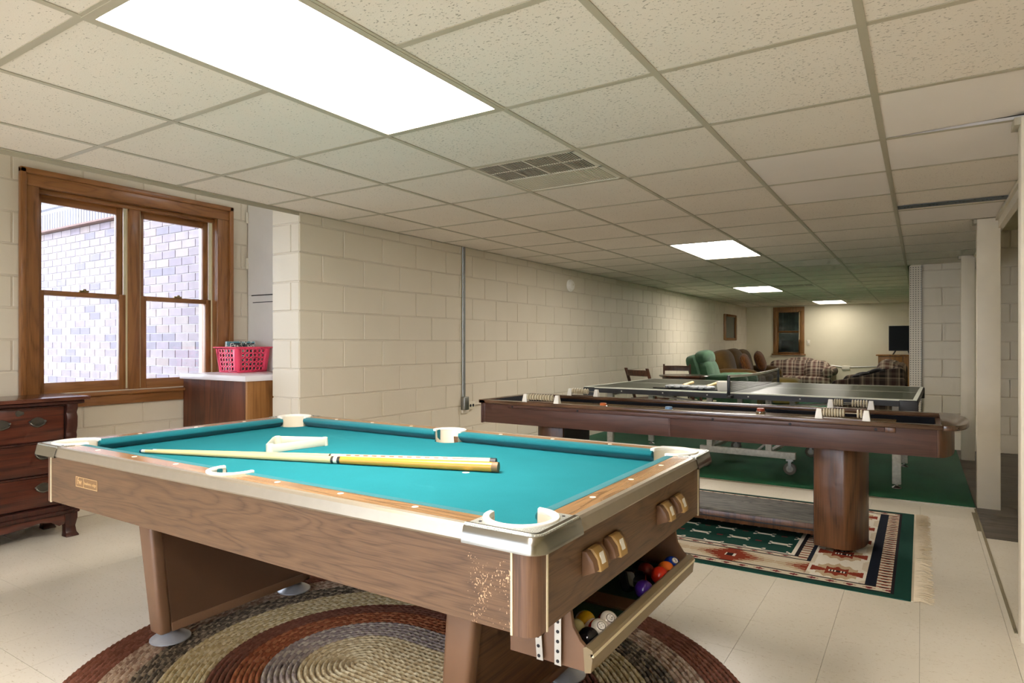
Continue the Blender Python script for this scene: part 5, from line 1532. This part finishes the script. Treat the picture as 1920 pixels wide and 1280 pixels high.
cushion_((-1.98, 15.72, .63), (.23, .20, .08), M['plaid'], 'square plaid cushion resting on the loveseat corner', Matrix.Rotation(1.15, 3, 'X') @ Matrix.Rotation(.15, 3, 'Z'))
def plaid_sofa():
    t = thing('plaid_sofa', 'dark plaid sofa seen from its arm end beside the pegboard partition', 'sofa', (-.62, 10.7, .012))
    x0, x1, ya, yb = -1.06, -.17, 9.82, 11.7
    MB().box(x0 + .02, x1 - .02, ya + .05, yb, .05, .42).build('base', M['plaid_dk'], t, .03, 2)
    arm = [(x0, .08), (x0, .62), (x0 + .05, .69), (x0 + .16, .705), (x0 + .45, .775), (x1 - .18, .86), (x1 - .05, .875), (x1, .84), (x1, .08)]
    for y in (ya, yb - .18): MB().prism(arm, y, y + .17, 'y').build('arm', M['plaid_dk'], t, .03, 3)
    MB().prism([(x1 - .24, .3), (x1 - .20, .82), (x1 - .10, .92), (x1 - .02, .90), (x1, .3)], ya + .1, yb - .1, 'y').build('backrest', M['plaid'], t, .04, 3)
    for k in range(2):
        y = ya + .52 + k * .78
        MB().blob((-.64, y, .48), (.36, .38, .12), .35).build('seat_cushion', M['plaid'], t)
        MB().blob((-.40, y, .76), (.14, .36, .20), .5, M=Matrix.Rotation(.25, 3, 'Y')).build('back_cushion', M['plaid'], t)
plaid_sofa()
jk = thing('black_jacket', 'dark jacket thrown over the arm of the plaid sofa', 'jacket', (-.66, 10.05, .78))
m_ = MB(); random.seed(5)
for k in range(8): m_.blob((-.74 + k * .045, 10.02 + .05 * sin(k * 2.1), .742 + .0125 * k + .01 * sin(k * 1.7)), (.075, .10, .034 + .006 * (k % 3)), .8, nu=12, nv=8, M=Matrix.Rotation(-.25, 3, 'Y') @ Matrix.Rotation(.4 * sin(k), 3, 'Z'))
m_.build('cloth', M['black_cl'], jk)
def far_dresser():
    x0, x1, y0, y1, zt = -.80, -.13, 15.98, 16.42, .965
    t = thing('pine_dresser', 'knotty pine dresser holding the television at the end wall', 'dresser', ((x0 + x1) / 2, 16.2, .012))
    MB().box(x0 + .02, x1, y0 + .02, y1, .013, zt - .025).build('carcass', M['pine'], t)
    MB().box(x0 - .02, x1 + .01, y0 - .02, y1, zt - .028, zt).build('top', M['pine'], t, .006)
    for k in range(4):
        a = .10 + k * .21
        d = MB().box(x0 + .04, x1 - .20, y0, y0 + .02, a, a + .19).build('drawer', M['pine'], t, .006)
        MB().tube([(x0 + .17 + .04 * q, y0 - .012, a + .105 + .018 * abs(q)) for q in (-1, -.5, 0, .5, 1)], .006, 6).build('pull', M['cord_blk'], d)
    for x in (x1 - .17, x1 - .10): MB().box(x, x + .025, y0 - .006, y0 + .02, .08, zt - .03).build('fluting', M['pine'], t, .004)
far_dresser()
tv = thing('television', 'flat black television standing on the pine dresser', 'television', (-.2, 16.15, .965))
MB().box(-.585, .0 - .115, 16.10, 16.14, 1.045, 1.585).build('cabinet', M['cord_blk'], tv, .006)
MB().box(-.575, -.125, 16.096, 16.101, 1.065, 1.575).build('screen', M['screen'], tv)
MB().hexa([(-.52, 16.05, .9655), (-.49, 16.05, .9655), (-.49, 16.2, .9655), (-.52, 16.2, .9655), (-.47, 16.11, 1.05), (-.44, 16.11, 1.05), (-.44, 16.13, 1.05), (-.47, 16.13, 1.05)]).build('stand_foot', M['cord_blk'], tv)
MB().hexa([(-.21, 16.05, .9655), (-.18, 16.05, .9655), (-.18, 16.2, .9655), (-.21, 16.2, .9655), (-.24, 16.11, 1.05), (-.21, 16.11, 1.05), (-.21, 16.13, 1.05), (-.24, 16.13, 1.05)]).build('stand_foot', M['cord_blk'], tv)
